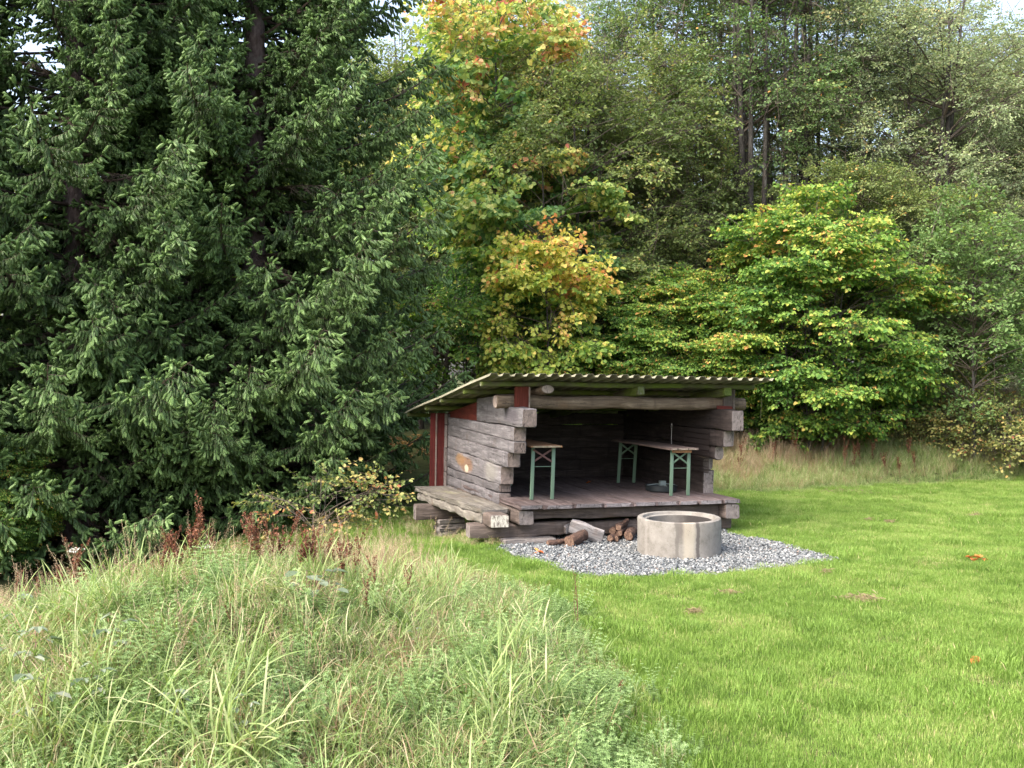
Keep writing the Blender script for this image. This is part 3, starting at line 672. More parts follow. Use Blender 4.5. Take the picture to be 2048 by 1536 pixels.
def dead_branch(rng, L):
    b = Bag(); n = 8; t = np.linspace(0, 1, n); ax = np.stack([t*L, .04*np.sin(t*5), -.12*L*t**1.5], 1)
    V, q = tube(ax, np.linspace(.018, .003, n), 4); b.add(V, q, None, -1)
    for k in range(34):
        tt = rng.uniform(.15, 1); c = np.array([np.interp(tt, t, ax[:, k2]) for k2 in range(3)])
        l = rng.uniform(.15, .5); s = rng.choice([-1, 1]); e = c+np.array([l*.7, s*l*.7, -l*rng.uniform(.1, .7)])
        V, q = tube(np.array([c, (c+e)/2+[0, 0, .02], e]), [.005, .003, .001], 3); b.add(V, q, None, -1)
        e2 = (c+e)/2; f = e2+np.array([l*.35, -s*l*.2, -l*.35]); V, q = tube(np.array([e2, (e2+f)/2, f]), [.003, .002, .001], 3); b.add(V, q, None, -1)
    return b.arrays()
BARK_S, nt, bs = mat('spruce bark'); geo = N(nt, 'ShaderNodeNewGeometry').outputs['Position']
c = ramp(nt, noise(nt, geo, 1, 6, .75, (14, 14, 5)), [(.3, (.045, .03, .028)), (.52, (.11, .075, .068)), (.75, (.19, .15, .135))])
c = mix(nt, mth(nt, 'MULTIPLY', sstep(nt, noise(nt, geo, 2.3, 4), .52, .7), .5), c, (.16, .16, .13))
nt.links.new(c, bs.inputs['Base Color']); bs.inputs['Roughness'].default_value = .95; bump(nt, bs, noise(nt, geo, 1, 5, .8, (26, 26, 9)), 1.0, .02)
BARK_D, nt, bs = mat('grey broadleaf bark'); geo = N(nt, 'ShaderNodeNewGeometry').outputs['Position']
c = ramp(nt, noise(nt, geo, 1, 6, .75, (10, 10, 3)), [(.3, (.02, .017, .016)), (.52, (.055, .048, .043)), (.78, (.17, .16, .145))]); nt.links.new(c, bs.inputs['Base Color'])
bs.inputs['Roughness'].default_value = .95; bump(nt, bs, noise(nt, geo, 1, 5, .8, (24, 24, 7)), 1.0, .02)

def trunk(name, pts, r, material, parent, K=12, seed=0):
    pts = np.array(pts, float); n = max(10, int(np.linalg.norm(pts[-1]-pts[0])/.35)); t = np.linspace(0, 1, n); tk = np.linspace(0, 1, len(pts))
    P = np.stack([np.interp(t, tk, pts[:, k]) for k in range(3)], 1); R = np.interp(t, np.linspace(0, 1, len(r)), r)
    rr_ = np.random.default_rng(seed); P[1:-1, :2] += rr_.normal(0, .02, (n-2, 2)); V, q = tube(P, R, K)
    return build(name, V, [q], material, parent, None, True)

def spruce(seed, loc, lab, H_=23.0, R_=4.1, share=None, rot=0.0, base=.7, avoid=None, tr=.21, dens=1.0, lean=(0, 0), gaps=(), mirror=False):
    rng = np.random.default_rng(seed); t = empty('spruce_tree', loc, (0, 0, rot), label=lab, cat='tree', group='spruces on the left')
    if mirror: t.scale = (-1, 1, 1)
    trunk('trunk', [(0, 0, -.4), (lean[0], lean[1], H_*.5), (lean[0]*1.5, lean[1]*1.5, H_)], [tr*1.25, tr, tr*.9, tr*.7, tr*.35, .02], BARK_S, t, 14, seed)
    if share is not None:
        o = bpy.data.objects.new('crown', share); COL.objects.link(o); o.parent = t; return t, share
    protos = [spruce_branch(rng, L) for L in (1.4, 1.4, 2.4, 2.4, 3.3, 3.3, 4.1, 4.1, 4.1)]; pl = np.array([1.4, 1.4, 2.4, 2.4, 3.3, 3.3, 4.1, 4.1, 4.1])
    deads = [dead_branch(rng, 2.0) for _ in range(2)]
    b = Bag(); per = [[] for _ in protos]; perd = [[], []]; tad = [[] for _ in protos]
    z = base; Rz = Matrix.Rotation(rot, 3, 'Z')
    while z < H_-.4:
        f = (z-base)/(H_-base); L0 = R_*min(1.0, (1-f)**.72*1.12)*(1.0 if z > 1.6 else .92)
        nw = int(round(rng.uniform(5.6, 7.4)*dens)) if z < 13 else 4; a0 = rng.uniform(0, 6.28)
        for k in range(nw):
            a = a0+k*6.28/nw+rng.uniform(-.3, .3); L = max(.4, L0*rng.uniform(.72, 1.1)); zz = z+rng.uniform(-.15, .15)
            el = math.radians(np.interp(f, [0, .3, .7, 1], [5, 10, 24, 45])+rng.uniform(-8, 8))
            if avoid:
                for _ in range(14):
                    pr = Vector((math.cos(a)*L*.96, math.sin(a)*L*.96, 0)); pr.rotate(Rz); ok = True
                    for fr_ in (.6, .8, 1.0):
                        px_, py_ = loc[0]+pr.x*fr_, loc[1]+pr.y*fr_
                        if avoid(px_, py_, zz): ok = False
                    if ok: break
                    L *= .9
                if L < .6: continue
            ca = math.degrees(math.atan2(math.sin(a+PI/2), math.cos(a+PI/2)))
            if any(g0 < zz < g1_ and a0_ < ca < a1_ for g0, g1_, a0_, a1_ in gaps): L *= .38
            s0 = L; j = int(np.argmin(np.abs(pl-L)+rng.uniform(0, .3, len(pl)))); sc_ = L/pl[j]
            D = np.array([[math.cos(a)*math.cos(el), math.sin(a)*math.cos(el), math.sin(el)]])
            M = frames(D, roll=np.array([rng.uniform(-.25, .25)]), scale=sc_, pos=np.array([[lean[0]*2*zz/H_, lean[1]*2*zz/H_, zz]]))[0]
            per[j].append(M); tad[j].append(rng.uniform(-.12, .12))
        if z < 9:
            for k in range(3):
                a = rng.uniform(0, 6.28); D = np.array([[math.cos(a), math.sin(a), rng.uniform(-.25, .1)]])
                perd[k % 2].append(frames(D, scale=rng.uniform(.7, 1.2), pos=np.array([[0, 0, z+rng.uniform(0, .3)]]))[0])
        z += rng.uniform(.38, .54) if z < 12.5 else rng.uniform(.5, .7)
    for p, Ms, ta in zip(protos, per, tad):
        if Ms: place(b, p, np.array(Ms), np.array(ta))
    for p, Ms in zip(deads, perd): 
        if Ms: place(b, p, np.array(Ms))
    o = b.build('crown', SPR, t); return t, o.data

def g1(x, y): return float(ground(x, y))
iv = SM.inverted()
def avoid_shelter(x, y, z):
    p = iv @ Vector((x, y, z)); return -.95 < p.x < 4.6 and -.4 < p.y < 5.7 and z < 3.1
spruces = []
xA, yA = atY(508, 20.0), 20.0
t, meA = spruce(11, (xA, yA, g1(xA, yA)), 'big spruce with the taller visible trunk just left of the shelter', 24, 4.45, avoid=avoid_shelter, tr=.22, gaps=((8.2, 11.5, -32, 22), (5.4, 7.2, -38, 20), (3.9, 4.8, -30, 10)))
xB, yB = atY(412, 20.6), 20.6
trB, meB = spruce(12, (xB, yB, g1(xB, yB)), 'big spruce whose shorter trunk shows left of its twin', 23, 4.2, share=meA, rot=.3, tr=.21, mirror=True)
xC, yC = atY(150, 18.4), 18.4
spruce(13, (xC, yC, g1(xC, yC)), 'spruce at the left edge of the photo with drooping boughs', 22, 4.2, share=meA, rot=4.1, tr=.2)
xD, yD = atY(-330, 17.0), 17.0
spruce(14, (xD, yD, g1(xD, yD)), 'spruce standing furthest left at the rim of the photo', 22, 4.2, share=meA, rot=5.3, tr=.2)

# ---------------------------------------------------------------- broadleaf trees
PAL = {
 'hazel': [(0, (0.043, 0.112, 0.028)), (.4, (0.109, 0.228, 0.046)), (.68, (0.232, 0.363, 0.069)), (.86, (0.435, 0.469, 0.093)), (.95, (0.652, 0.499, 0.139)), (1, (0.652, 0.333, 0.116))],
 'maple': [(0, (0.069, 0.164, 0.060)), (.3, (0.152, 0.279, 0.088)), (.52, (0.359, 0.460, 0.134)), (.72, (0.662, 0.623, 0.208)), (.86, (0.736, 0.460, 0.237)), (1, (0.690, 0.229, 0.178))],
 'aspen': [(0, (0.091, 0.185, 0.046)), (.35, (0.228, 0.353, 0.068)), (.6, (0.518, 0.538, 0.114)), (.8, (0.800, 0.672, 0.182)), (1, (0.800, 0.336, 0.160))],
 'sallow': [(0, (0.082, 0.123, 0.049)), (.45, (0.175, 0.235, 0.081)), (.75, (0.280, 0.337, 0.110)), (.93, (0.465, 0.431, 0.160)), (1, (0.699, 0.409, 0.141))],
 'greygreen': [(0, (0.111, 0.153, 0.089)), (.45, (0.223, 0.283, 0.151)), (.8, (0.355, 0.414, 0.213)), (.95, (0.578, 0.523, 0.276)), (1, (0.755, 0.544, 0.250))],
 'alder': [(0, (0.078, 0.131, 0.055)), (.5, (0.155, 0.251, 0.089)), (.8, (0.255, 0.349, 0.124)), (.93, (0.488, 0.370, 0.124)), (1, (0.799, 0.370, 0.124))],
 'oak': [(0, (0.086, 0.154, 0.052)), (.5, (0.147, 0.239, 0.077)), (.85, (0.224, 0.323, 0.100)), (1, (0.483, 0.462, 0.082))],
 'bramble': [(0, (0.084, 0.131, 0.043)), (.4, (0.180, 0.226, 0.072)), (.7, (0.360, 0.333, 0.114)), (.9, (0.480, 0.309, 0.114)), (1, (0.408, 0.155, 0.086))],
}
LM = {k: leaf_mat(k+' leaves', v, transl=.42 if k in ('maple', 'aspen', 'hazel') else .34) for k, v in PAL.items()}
def spray_proto(rng, L=.6, nl=15, size=.085, width=.8, droop=.35, flat=.5, fork=2, curl=.15):
    """a leafy twig along +x with side twigs"""
    b = Bag(); P = []; D = []
    def run(p0, d, l, n):
        s = np.linspace(0, 1, 5); pts = p0+d*(s*l)[:, None]+np.array([0, 0, -1.])*(droop*.35*l*s**2)[:, None]
        V, q = tube(pts, np.linspace(.0045, .0015, 5), 3); b.add(V, q, None, -1)
        for k in range(n):
            t = (k+.6)/n; c = np.array([np.interp(t, s, pts[:, a]) for a in range(3)]); sg = 1 if k % 2 else -1
            la = unit(np.cross(d, [0, 0, 1.])+np.array([0, 0, rng.normal(0, flat*.5)]))
            dd = unit(d*rng.uniform(.2, .8)+la*sg+np.array([0, 0, -droop*rng.uniform(.2, 1.4)])+rng.normal(0, flat*.4, 3)); P.append(c+dd*.02); D.append(dd)
        P.append(pts[-1]); D.append(unit(d+np.array([0, 0, -droop*.6])))
    run(np.zeros(3), np.array([1., 0, 0]), L, nl//2)
    for k in range(fork):
        sg = 1 if k % 2 else -1; t = rng.uniform(.15, .6)
        run(np.array([t*L, 0, -droop*.35*L*t*t]), unit(np.array([.75, sg*.65, rng.uniform(-.2, .2)])), L*rng.uniform(.45, .65), max(2, nl//(2*fork)))
    P = np.array(P); D = np.array(D); n = len(P)
    V, Q = leaves(P, D, size*rng.uniform(.7, 1.2, n), rng, width=width, roll=rng.normal(0, .35+flat*.5, n), curl=curl)
    b.add(V, Q, None, np.repeat(np.clip(.42+rng.normal(0, .16, n), 0, 1), 6)); return b.arrays()
SPRAYS = {}
def sprays(kind):
    if kind in SPRAYS: return SPRAYS[kind]
    r = np.random.default_rng(abs(hash(kind)) % 1 + len(kind)*7+ord(kind[0]))
    A = {'hazel': dict(L=.60, nl=22, size=.088, width=.86, droop=.5, flat=.35, fork=2, curl=.3), 'maple': dict(L=.7, nl=16, size=.15, width=1.1, droop=.7, flat=.7, fork=2, curl=.2),
         'aspen': dict(L=.55, nl=16, size=.115, width=.9, droop=.9, flat=.8, fork=2, curl=.1), 'sallow': dict(L=.6, nl=20, size=.095, width=.6, droop=.2, flat=.8, fork=3),
         'greygreen': dict(L=.65, nl=24, size=.08, width=.5, droop=.15, flat=.8, fork=3), 'alder': dict(L=.6, nl=20, size=.075, width=.75, droop=.3, flat=.8, fork=3),
         'oak': dict(L=.5, nl=20, size=.10, width=.55, droop=.1, flat=.9, fork=2), 'bramble': dict(L=.5, nl=12, size=.07, width=.8, droop=.4, flat=.7, fork=1)}[kind]
    SPRAYS[kind] = [spray_proto(r, **A) for _ in range(5)]; return SPRAYS[kind]
def broadleaf(seed, loc, name, lab, kind, H_, R_, z0, group, stems=1, clumps=60, per=26, cl_r=.75, flatc=.55, tr=.10, tint=0.0, ttop=0.0, tout=0.0, twig=120, spread=.25, share=None, rot=0, cat='tree', shape=.5, hollow=.45, scale=1.0, ell=(1, 1), ss=1.0, tv=.09):
    """trunks or stems, limbs to foliage clumps, leafy sprays round each clump"""
    t = empty(name, loc, (0, 0, rot), label=lab, cat=cat, group=group); t.scale = (scale,)*3
    if share:
        for nm, me in share:
            o = bpy.data.objects.new(nm, me); COL.objects.link(o); o.parent = t
        return t, share
    rng = np.random.default_rng(seed); wood = Bag(); b = Bag(); tr_all = Bag()
    tops = []
    for s in range(stems):
        a = rng.uniform(0, 6.28); sp = spread*R_*(0 if stems == 1 else rng.uniform(.4, 1)); tp = np.array([math.cos(a)*sp*1.6, math.sin(a)*sp*1.6, H_*rng.uniform(.82, .97)])
        b0 = np.array([math.cos(a)*.12*stems**.5, math.sin(a)*.12*stems**.5, -.3]) if stems > 1 else np.array([0, 0, -.3])
        m = b0*.4+tp*.55+np.array([rng.normal(0, .2), rng.normal(0, .2), 0])*min(1, H_/6); n = 16; q = np.linspace(0, 1, n)[:, None]
        P = (1-q)**2*b0+2*q*(1-q)*m+q*q*tp; rad = tr*(1-.85*q[:, 0])*rng.uniform(.75, 1.1)
        V, qq = tube(P, rad, 8); tr_all.add(V, qq, None, -1); tops.append((P, rad))
    zc = (z0+H_)/2; rz = (H_-z0)/2; ex, ey = ell
    for k in range(clumps):
        u = unit(rng.normal(0, 1, 3)); r = (hollow+(1-hollow)*rng.uniform(0, 1)**.6)
        z = zc+u[2]*rz*r; w_ = R_*r*math.sqrt(max(0, 1-u[2]**2))/1.0
        prof = 1.0 if z < zc else 1.0-(shape-.5)*((z-zc)/rz)**2; h = math.hypot(u[0], u[1])+1e-6
        C = np.array([u[0]/h*w_*prof*ex, u[1]/h*w_*prof*ey, z]); P, rad = tops[rng.integers(0, len(tops))]
        zi = np.clip(z-rng.uniform(.3, .9)*(.3+h*R_*.45), z0*.4+.1, H_*.9); i_ = int(np.argmin(np.abs(P[:, 2]-zi))); A = P[i_]
        mm = (A+C)/2+np.array([0, 0, .12*np.linalg.norm(C-A)]); q = np.linspace(0, 1, 7)[:, None]; L = (1-q)**2*A+2*q*(1-q)*mm+q*q*C
        V, qq = tube(L, np.linspace(min(rad[i_]*.6, .04), .007, 7), 5); wood.add(V, qq, None, -1)
        n = int(per*rng.uniform(.6, 1.3)); rr_ = cl_r*rng.uniform(.7, 1.25)
        O = unit(rng.normal(0, 1, (n, 3)))*rng.uniform(.15, 1, (n, 1))**.7*rr_; O[:, 2] *= flatc
        pos = C+O*.75; out = np.array([C[0], C[1], .25*(z-zc)]); out = out/(np.linalg.norm(out)+1e-6)
        D = unit(unit(O)*.8+out*.6+rng.normal(0, .3, (n, 3))+np.array([0, 0, .05])); D[:, 2] *= (.35 if flatc < .45 else .9); D = unit(D)
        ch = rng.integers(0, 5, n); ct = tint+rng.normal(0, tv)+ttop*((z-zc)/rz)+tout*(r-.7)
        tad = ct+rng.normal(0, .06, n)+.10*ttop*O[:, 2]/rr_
        for s in range(5):
            q_ = ch == s
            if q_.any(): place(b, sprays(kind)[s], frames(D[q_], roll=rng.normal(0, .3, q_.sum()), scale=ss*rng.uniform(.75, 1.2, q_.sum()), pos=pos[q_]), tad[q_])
        for q_ in range(0, n, 3):
            V, qq = tube(np.array([L[-2], (L[-2]+pos[q_])/2+[0, 0, .03], pos[q_]]), [.007, .005, .003], 3); wood.add(V, qq, None, -1)
    for k in range(twig):                                 # bare and hanging twigs
        u = unit(rng.normal(0, 1, 3)); C = np.array([u[0]*R_*.8*ex, u[1]*R_*.8*ey, zc+u[2]*rz*.9]); l = rng.uniform(.5, 1.5)*min(1, H_/7)
        e = C+unit(np.array([u[0]*.5+rng.normal(0, .4), u[1]*.5+rng.normal(0, .4), rng.normal(0, .7)]))*l
        for s in range(3):
            f = (C+e)/2 if s else e; g = f+rng.normal(0, .3, 3)*l*.8 if s else C
            V, qq = tube(np.array([f, (f+g)/2+rng.normal(0, .04, 3), g]), [.004, .006, .010] if not s else [.006, .004, .002], 3); wood.add(V, qq, None, -1)
    BK = LM[kind]
    o1 = tr_all.build('trunk' if cat == 'tree' else 'stem', BARK_D, t, smooth=True)
    o3 = wood.build('limbs', BK, t); o2 = b.build('crown' if cat == 'tree' else 'foliage', BK, t)
    return t, [(o.name.split('.')[0], o.data) for o in (o1, o2, o3)]
def P3(px, Yd): x = atY(px, Yd); return (x, Yd, g1(x, Yd))
G1, G2, G3 = 'autumn trees behind the shelter', 'broadleaf trees on the right', 'far trees closing the wood'
# yellow and orange maples behind the spruce
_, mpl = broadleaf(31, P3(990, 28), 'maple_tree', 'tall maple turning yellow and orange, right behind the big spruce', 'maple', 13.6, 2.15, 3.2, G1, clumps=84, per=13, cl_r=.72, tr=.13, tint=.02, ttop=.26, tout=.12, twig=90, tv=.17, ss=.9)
broadleaf(32, P3(1010, 31), 'maple_tree', 'orange crowned maple half hidden by the spruce at the top of the photo', 'maple', 0, 0, 0, G1, share=mpl, rot=2.4, scale=1.04)
broadleaf(33, P3(1085, 25.8), 'maple_tree', 'low spreading maple with orange branch tips above the yellow sapling', 'maple', 8.0, 2.3, 3.0, G1, clumps=44, per=17, cl_r=.62, flatc=.4, tr=.09, tint=-.03, ttop=.25, ss=.8, twig=40)
broadleaf(34, P3(1075, 23.6), 'linden_sapling', 'bright yellow orange sapling standing right behind the shelter roof', 'aspen', 5.9, 1.25, 1.1, G1, clumps=44, per=13, cl_r=.42, tr=.05, tint=.08, ttop=.24, tv=.13, twig=20, hollow=.2)
broadleaf(35, P3(960, 25.5), 'hazel_bush', 'green hazel bush squeezed between spruce and yellow sapling', 'hazel', 5.6, 1.9, .4, G1, stems=6, clumps=56, per=14, cl_r=.6, flatc=.4, tr=.035, tint=-.02, ttop=.1, cat='bush', twig=20)
_, sal = broadleaf(36, P3(1190, 27.5), 'sallow_tree', 'dark grey green sallow rising behind the yellow sapling', 'sallow', 12.0, 3.2, 1.2, G1, stems=4, clumps=105, per=20, cl_r=.85, tr=.10, tint=.0, ttop=.08, tout=.1, twig=240, hollow=.3)
broadleaf(37, P3(1340, 29), 'sallow_tree', 'sallow with bare twigs in the middle of the wood edge', 'sallow', 0, 0, 0, G2, share=sal, rot=2.1, scale=.84)
# tall dark stems with thin crowns
_, ald = broadleaf(38, P3(1500, 28.0), 'alder_tree', 'tall alder with two dark straight trunks, left of the trunk group', 'alder', 16.5, 2.6, 6.8, G2, stems=5, clumps=66, per=18, cl_r=.75, tr=.15, tint=-.0, ttop=.05, twig=300, hollow=.3, spread=.22)
broadleaf(39, P3(1575, 28.6), 'alder_tree', 'tall alder with dark trunks in the middle of the trunk group', 'alder', 0, 0, 0, G2, share=ald, rot=1.3)
broadleaf(40, P3(1440, 32), 'alder_tree', 'tall thin alder set back on the left of the trunk group', 'alder', 0, 0, 0, G2, share=ald, rot=3.9, scale=1.02)
broadleaf(41, P3(1640, 32), 'alder_tree', 'tall thin alder set back on the right of the trunk group', 'alder', 0, 0, 0, G2, share=ald, rot=5.2, scale=1.05)
broadleaf(57, P3(1330, 33), 'alder_tree', 'tall thin alder furthest left among the straight trunks', 'alder', 0, 0, 0, G2, share=ald, rot=.6, scale=1.0)
# big grey green willow at the right
_, wil = broadleaf(42, P3(1850, 29.5), 'willow_tree', 'wide grey green willow filling the upper right corner', 'greygreen', 13.2, 4.6, 2.6, G2, stems=4, clumps=150, per=25, cl_r=.95, tr=.13, tint=.08, ttop=.12, tout=.15, twig=200, hollow=.35)
broadleaf(43, P3(2120, 30), 'willow_tree', 'grey green willow cut off by the right edge of the photo', 'greygreen', 0, 0, 0, G2, share=wil, rot=2.7, scale=.86)
broadleaf(44, P3(1690, 27.2), 'sallow_tree', 'lower sallow with pale twigs below the wide willow', 'sallow', 0, 0, 0, G2, share=sal, rot=4.4, scale=.66)
broadleaf(58, P3(2300, 27), 'sallow_tree', 'sallow standing just beyond the right edge of the photo', 'sallow', 0, 0, 0, G2, share=sal, rot=1.4, scale=.9)
# hazels
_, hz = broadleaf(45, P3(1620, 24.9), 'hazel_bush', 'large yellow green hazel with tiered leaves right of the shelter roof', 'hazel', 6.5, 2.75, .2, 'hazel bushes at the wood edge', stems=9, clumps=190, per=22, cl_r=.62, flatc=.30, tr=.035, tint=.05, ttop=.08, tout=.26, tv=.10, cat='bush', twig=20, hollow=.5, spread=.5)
broadleaf(46, P3(1345, 25.3), 'hazel_bush', 'darker green hazel directly behind the middle of the shelter roof', 'hazel', 0, 0, 0, 'hazel bushes at the wood edge', share=hz, rot=2.0, scale=.70, cat='bush')
broadleaf(47, P3(1850, 26.4), 'sallow_tree', 'low pale sallow behind the young oak', 'sallow', 0, 0, 0, G2, share=sal, rot=3.8, scale=.60)
broadleaf(48, P3(1490, 26.6), 'hazel_bush', 'deep green hazel between the two larger hazels', 'hazel', 0, 0, 0, 'hazel bushes at the wood edge', share=hz, rot=5.0, scale=.78, cat='bush')
broadleaf(49, P3(2080, 26.6), 'willow_tree', 'low grey green willow at the right edge of the photo behind the brambles', 'willow', 0, 0, 0, G2, share=wil, rot=.7, scale=.52)
broadleaf(50, P3(1200, 26.2), 'hazel_bush', 'shaded hazel behind the left half of the shelter roof', 'hazel', 0, 0, 0, 'hazel bushes at the wood edge', share=hz, rot=1.1, scale=.70, cat='bush')
broadleaf(59, P3(-10, 16.2), 'hazel_bush', 'low light green hazel under the spruces at the left edge', 'hazel', 0, 0, 0, 'hazel bushes at the wood edge', share=hz, rot=2.9, scale=.33, cat='bush')
broadleaf(60, P3(-60, 24.5), 'hazel_bush', 'hazel glimpsed behind the spruces at the left edge', 'hazel', 0, 0, 0, 'hazel bushes at the wood edge', share=hz, rot=.4, scale=1.1, cat='bush')
broadleaf(61, P3(330, 27.5), 'hazel_bush', 'light green bush seen through the gaps between the spruce boughs', 'hazel', 0, 0, 0, 'hazel bushes at the wood edge', share=hz, rot=4.8, scale=1.2, cat='bush')
broadleaf(51, P3(1950, 23.9), 'oak_sapling', 'slender young blue green oak with a thin stem near the right edge', 'oak', 6.6, 1.45, .8, G2, clumps=80, per=9, cl_r=.45, tr=.045, tint=.02, twig=10, hollow=.25, ell=(1.3, .9))
# far wood
for px, Yd, me, sc_, rt, nm, lab in ((700, 40, sal, 1.25, .3, 'sallow_tree', 'far sallow hidden behind the right half of the spruces'), (860, 37, sal, 1.3, 1.9, 'sallow_tree', 'far sallow behind the orange crowned maple'), (1010, 37, wil, 1.15, 3.1, 'willow_tree', 'far willow behind the tall yellow maple'),
        (1150, 39, wil, 1.2, .9, 'willow_tree', 'far willow showing between maple and sallow'), (1270, 38, sal, 1.0, 2.9, 'sallow_tree', 'far sallow left of the straight dark trunks'), (1420, 43, wil, .82, 2.2, 'willow_tree', 'far willow behind the leftmost dark trunks'), (1580, 40, sal, .78, 4.0, 'sallow_tree', 'far sallow behind the middle of the dark trunks'),
        (1760, 38, wil, 1.15, 5.1, 'willow_tree', 'far willow right of the straight dark trunks'), (1930, 37, sal, 1.15, 1.0, 'sallow_tree', 'far sallow behind the wide grey green willow'), (2080, 38, wil, 1.0, 0.2, 'willow_tree', 'far willow at the right edge of the photo'), (2240, 37, sal, 1.2, 3.3, 'sallow_tree', 'far sallow beyond the right edge of the photo'),
        (450, 33, sal, 1.1, 2.5, 'sallow_tree', 'far sallow right behind the twin spruce trunks'), (180, 33, sal, 1.0, 5.5, 'sallow_tree', 'far sallow behind the left spruce'), (-80, 34, wil, .8, 1.6, 'willow_tree', 'far willow at the left edge of the photo'), (1120, 46, hz, 1.9, .4, 'hazel_bush', 'backmost hazel thicket behind the maples'),
        (1500, 46, hz, 1.35, 2.4, 'hazel_bush', 'backmost hazel thicket behind the dark trunks'), (1880, 46, hz, 1.9, 4.4, 'hazel_bush', 'backmost hazel thicket behind the wide willow'), (700, 46, hz, 1.9, 4.0, 'hazel_bush', 'backmost hazel thicket behind the spruces'), (2300, 44, hz, 1.9, 4.0, 'hazel_bush', 'backmost hazel thicket beyond the right edge')):
    broadleaf(0, P3(px, Yd), nm, lab, 'sallow', 0, 0, 0, {'sallow_tree': 'far sallows', 'willow_tree': 'far willows', 'hazel_bush': 'far hazels'}[nm], share=me, rot=rt, scale=sc_, cat='bush' if nm == 'hazel_bush' else 'tree')
# small yellow bush before the spruce
sb, _ = broadleaf(52, P3(655, 15.0), 'hazel_seedling', 'small yellow leaved bush between the dry weeds and the shelter', 'bramble', 1.0, .80, .2, None, stems=5, clumps=20, per=5, cl_r=.20, tr=.010, tint=.06, tv=.16, cat='bush', twig=8, flatc=.5, ell=(1.3, .6), ss=.85)
sb['label'] = 'small yellow leaved bush between the dry weeds and the shelter'
_, brm = broadleaf(53, P3(1985, 24.2), 'bramble_bush', 'yellowing bramble bush with dry stalks at the right end of the grass strip', 'bramble', 1.55, 1.25, .15, 'bramble bushes by the grass strip', stems=8, clumps=46, per=7, cl_r=.33, tr=.010, tint=.12, cat='bush', twig=60, ell=(1.2, .8))
for px, Yd, s_, r_, lab in ((1880, 24.8, .85, 2.0, 'bramble bush just left of the yellowing one'), (2080, 24.0, 1.1, 4.0, 'taller bramble bush cut by the right edge of the photo'), (1770, 25.4, .72, 5.0, 'low green bramble bush at the foot of the big hazel'), (2190, 23.6, 1.1, 1.0, 'bramble bush beyond the right edge of the photo'), (1820, 25.9, .95, 3.1, 'bramble bush half behind the low green one under the hazel'), (1930, 25.6, 1.15, .5, 'tallest bramble bush behind the yellowing one'), (1680, 26.2, .62, 1.7, 'smallest bramble bush at the left foot of the hazel')):
    broadleaf(0, P3(px, Yd), 'bramble_bush', lab, 'bramble', 0, 0, 0, 'bramble bushes by the grass strip', share=brm, rot=r_, scale=s_, cat='bush')
# ================================================================ ground cover, as counted by nobody
def scatter(name, pts, rotz, tilt, scl, idx, protos, label, cat):
    """points carry their own turn, tilt, size and kind; every kind is one small plant mesh"""
    col = bpy.data.collections.new(name+' kinds')
    for k, o in enumerate(protos): o.name = '%s_kind_%02d' % (name, k); col.objects.link(o)
    rot = np.stack([tilt[:, 0], tilt[:, 1], rotz], 1)
    o = build(name, pts, [], None, None, {'rot': ('FLOAT_VECTOR', rot), 'scl': ('FLOAT', scl), 'idx': ('INT', idx)})
    ng = bpy.data.node_groups.new(name, 'GeometryNodeTree')
    ng.interface.new_socket('Geometry', in_out='INPUT', socket_type='NodeSocketGeometry'); ng.interface.new_socket('Geometry', in_out='OUTPUT', socket_type='NodeSocketGeometry')
    gi = ng.nodes.new('NodeGroupInput'); go = ng.nodes.new('NodeGroupOutput'); ip = ng.nodes.new('GeometryNodeInstanceOnPoints'); ci = ng.nodes.new('GeometryNodeCollectionInfo')
    mp = ng.nodes.new('GeometryNodeMeshToPoints')
    ci.inputs['Collection'].default_value = col; ci.inputs['Separate Children'].default_value = True; ci.inputs['Reset Children'].default_value = True
    def na(nm, dt):
        n = ng.nodes.new('GeometryNodeInputNamedAttribute'); n.data_type = dt; n.inputs['Name'].default_value = nm; return n.outputs[0]
    L = ng.links.new; L(gi.outputs[0], mp.inputs[0]); L(mp.outputs[0], ip.inputs['Points']); L(ci.outputs[0], ip.inputs['Instance']); ip.inputs['Pick Instance'].default_value = True
    L(na('idx', 'INT'), ip.inputs['Instance Index']); L(na('rot', 'FLOAT_VECTOR'), ip.inputs['Rotation']); L(na('scl', 'FLOAT'), ip.inputs['Scale']); L(ip.outputs[0], go.inputs[0])
    md = o.modifiers.new('scatter', 'NODES'); md.node_group = ng
    return tag(o, label, cat, kind='stuff')
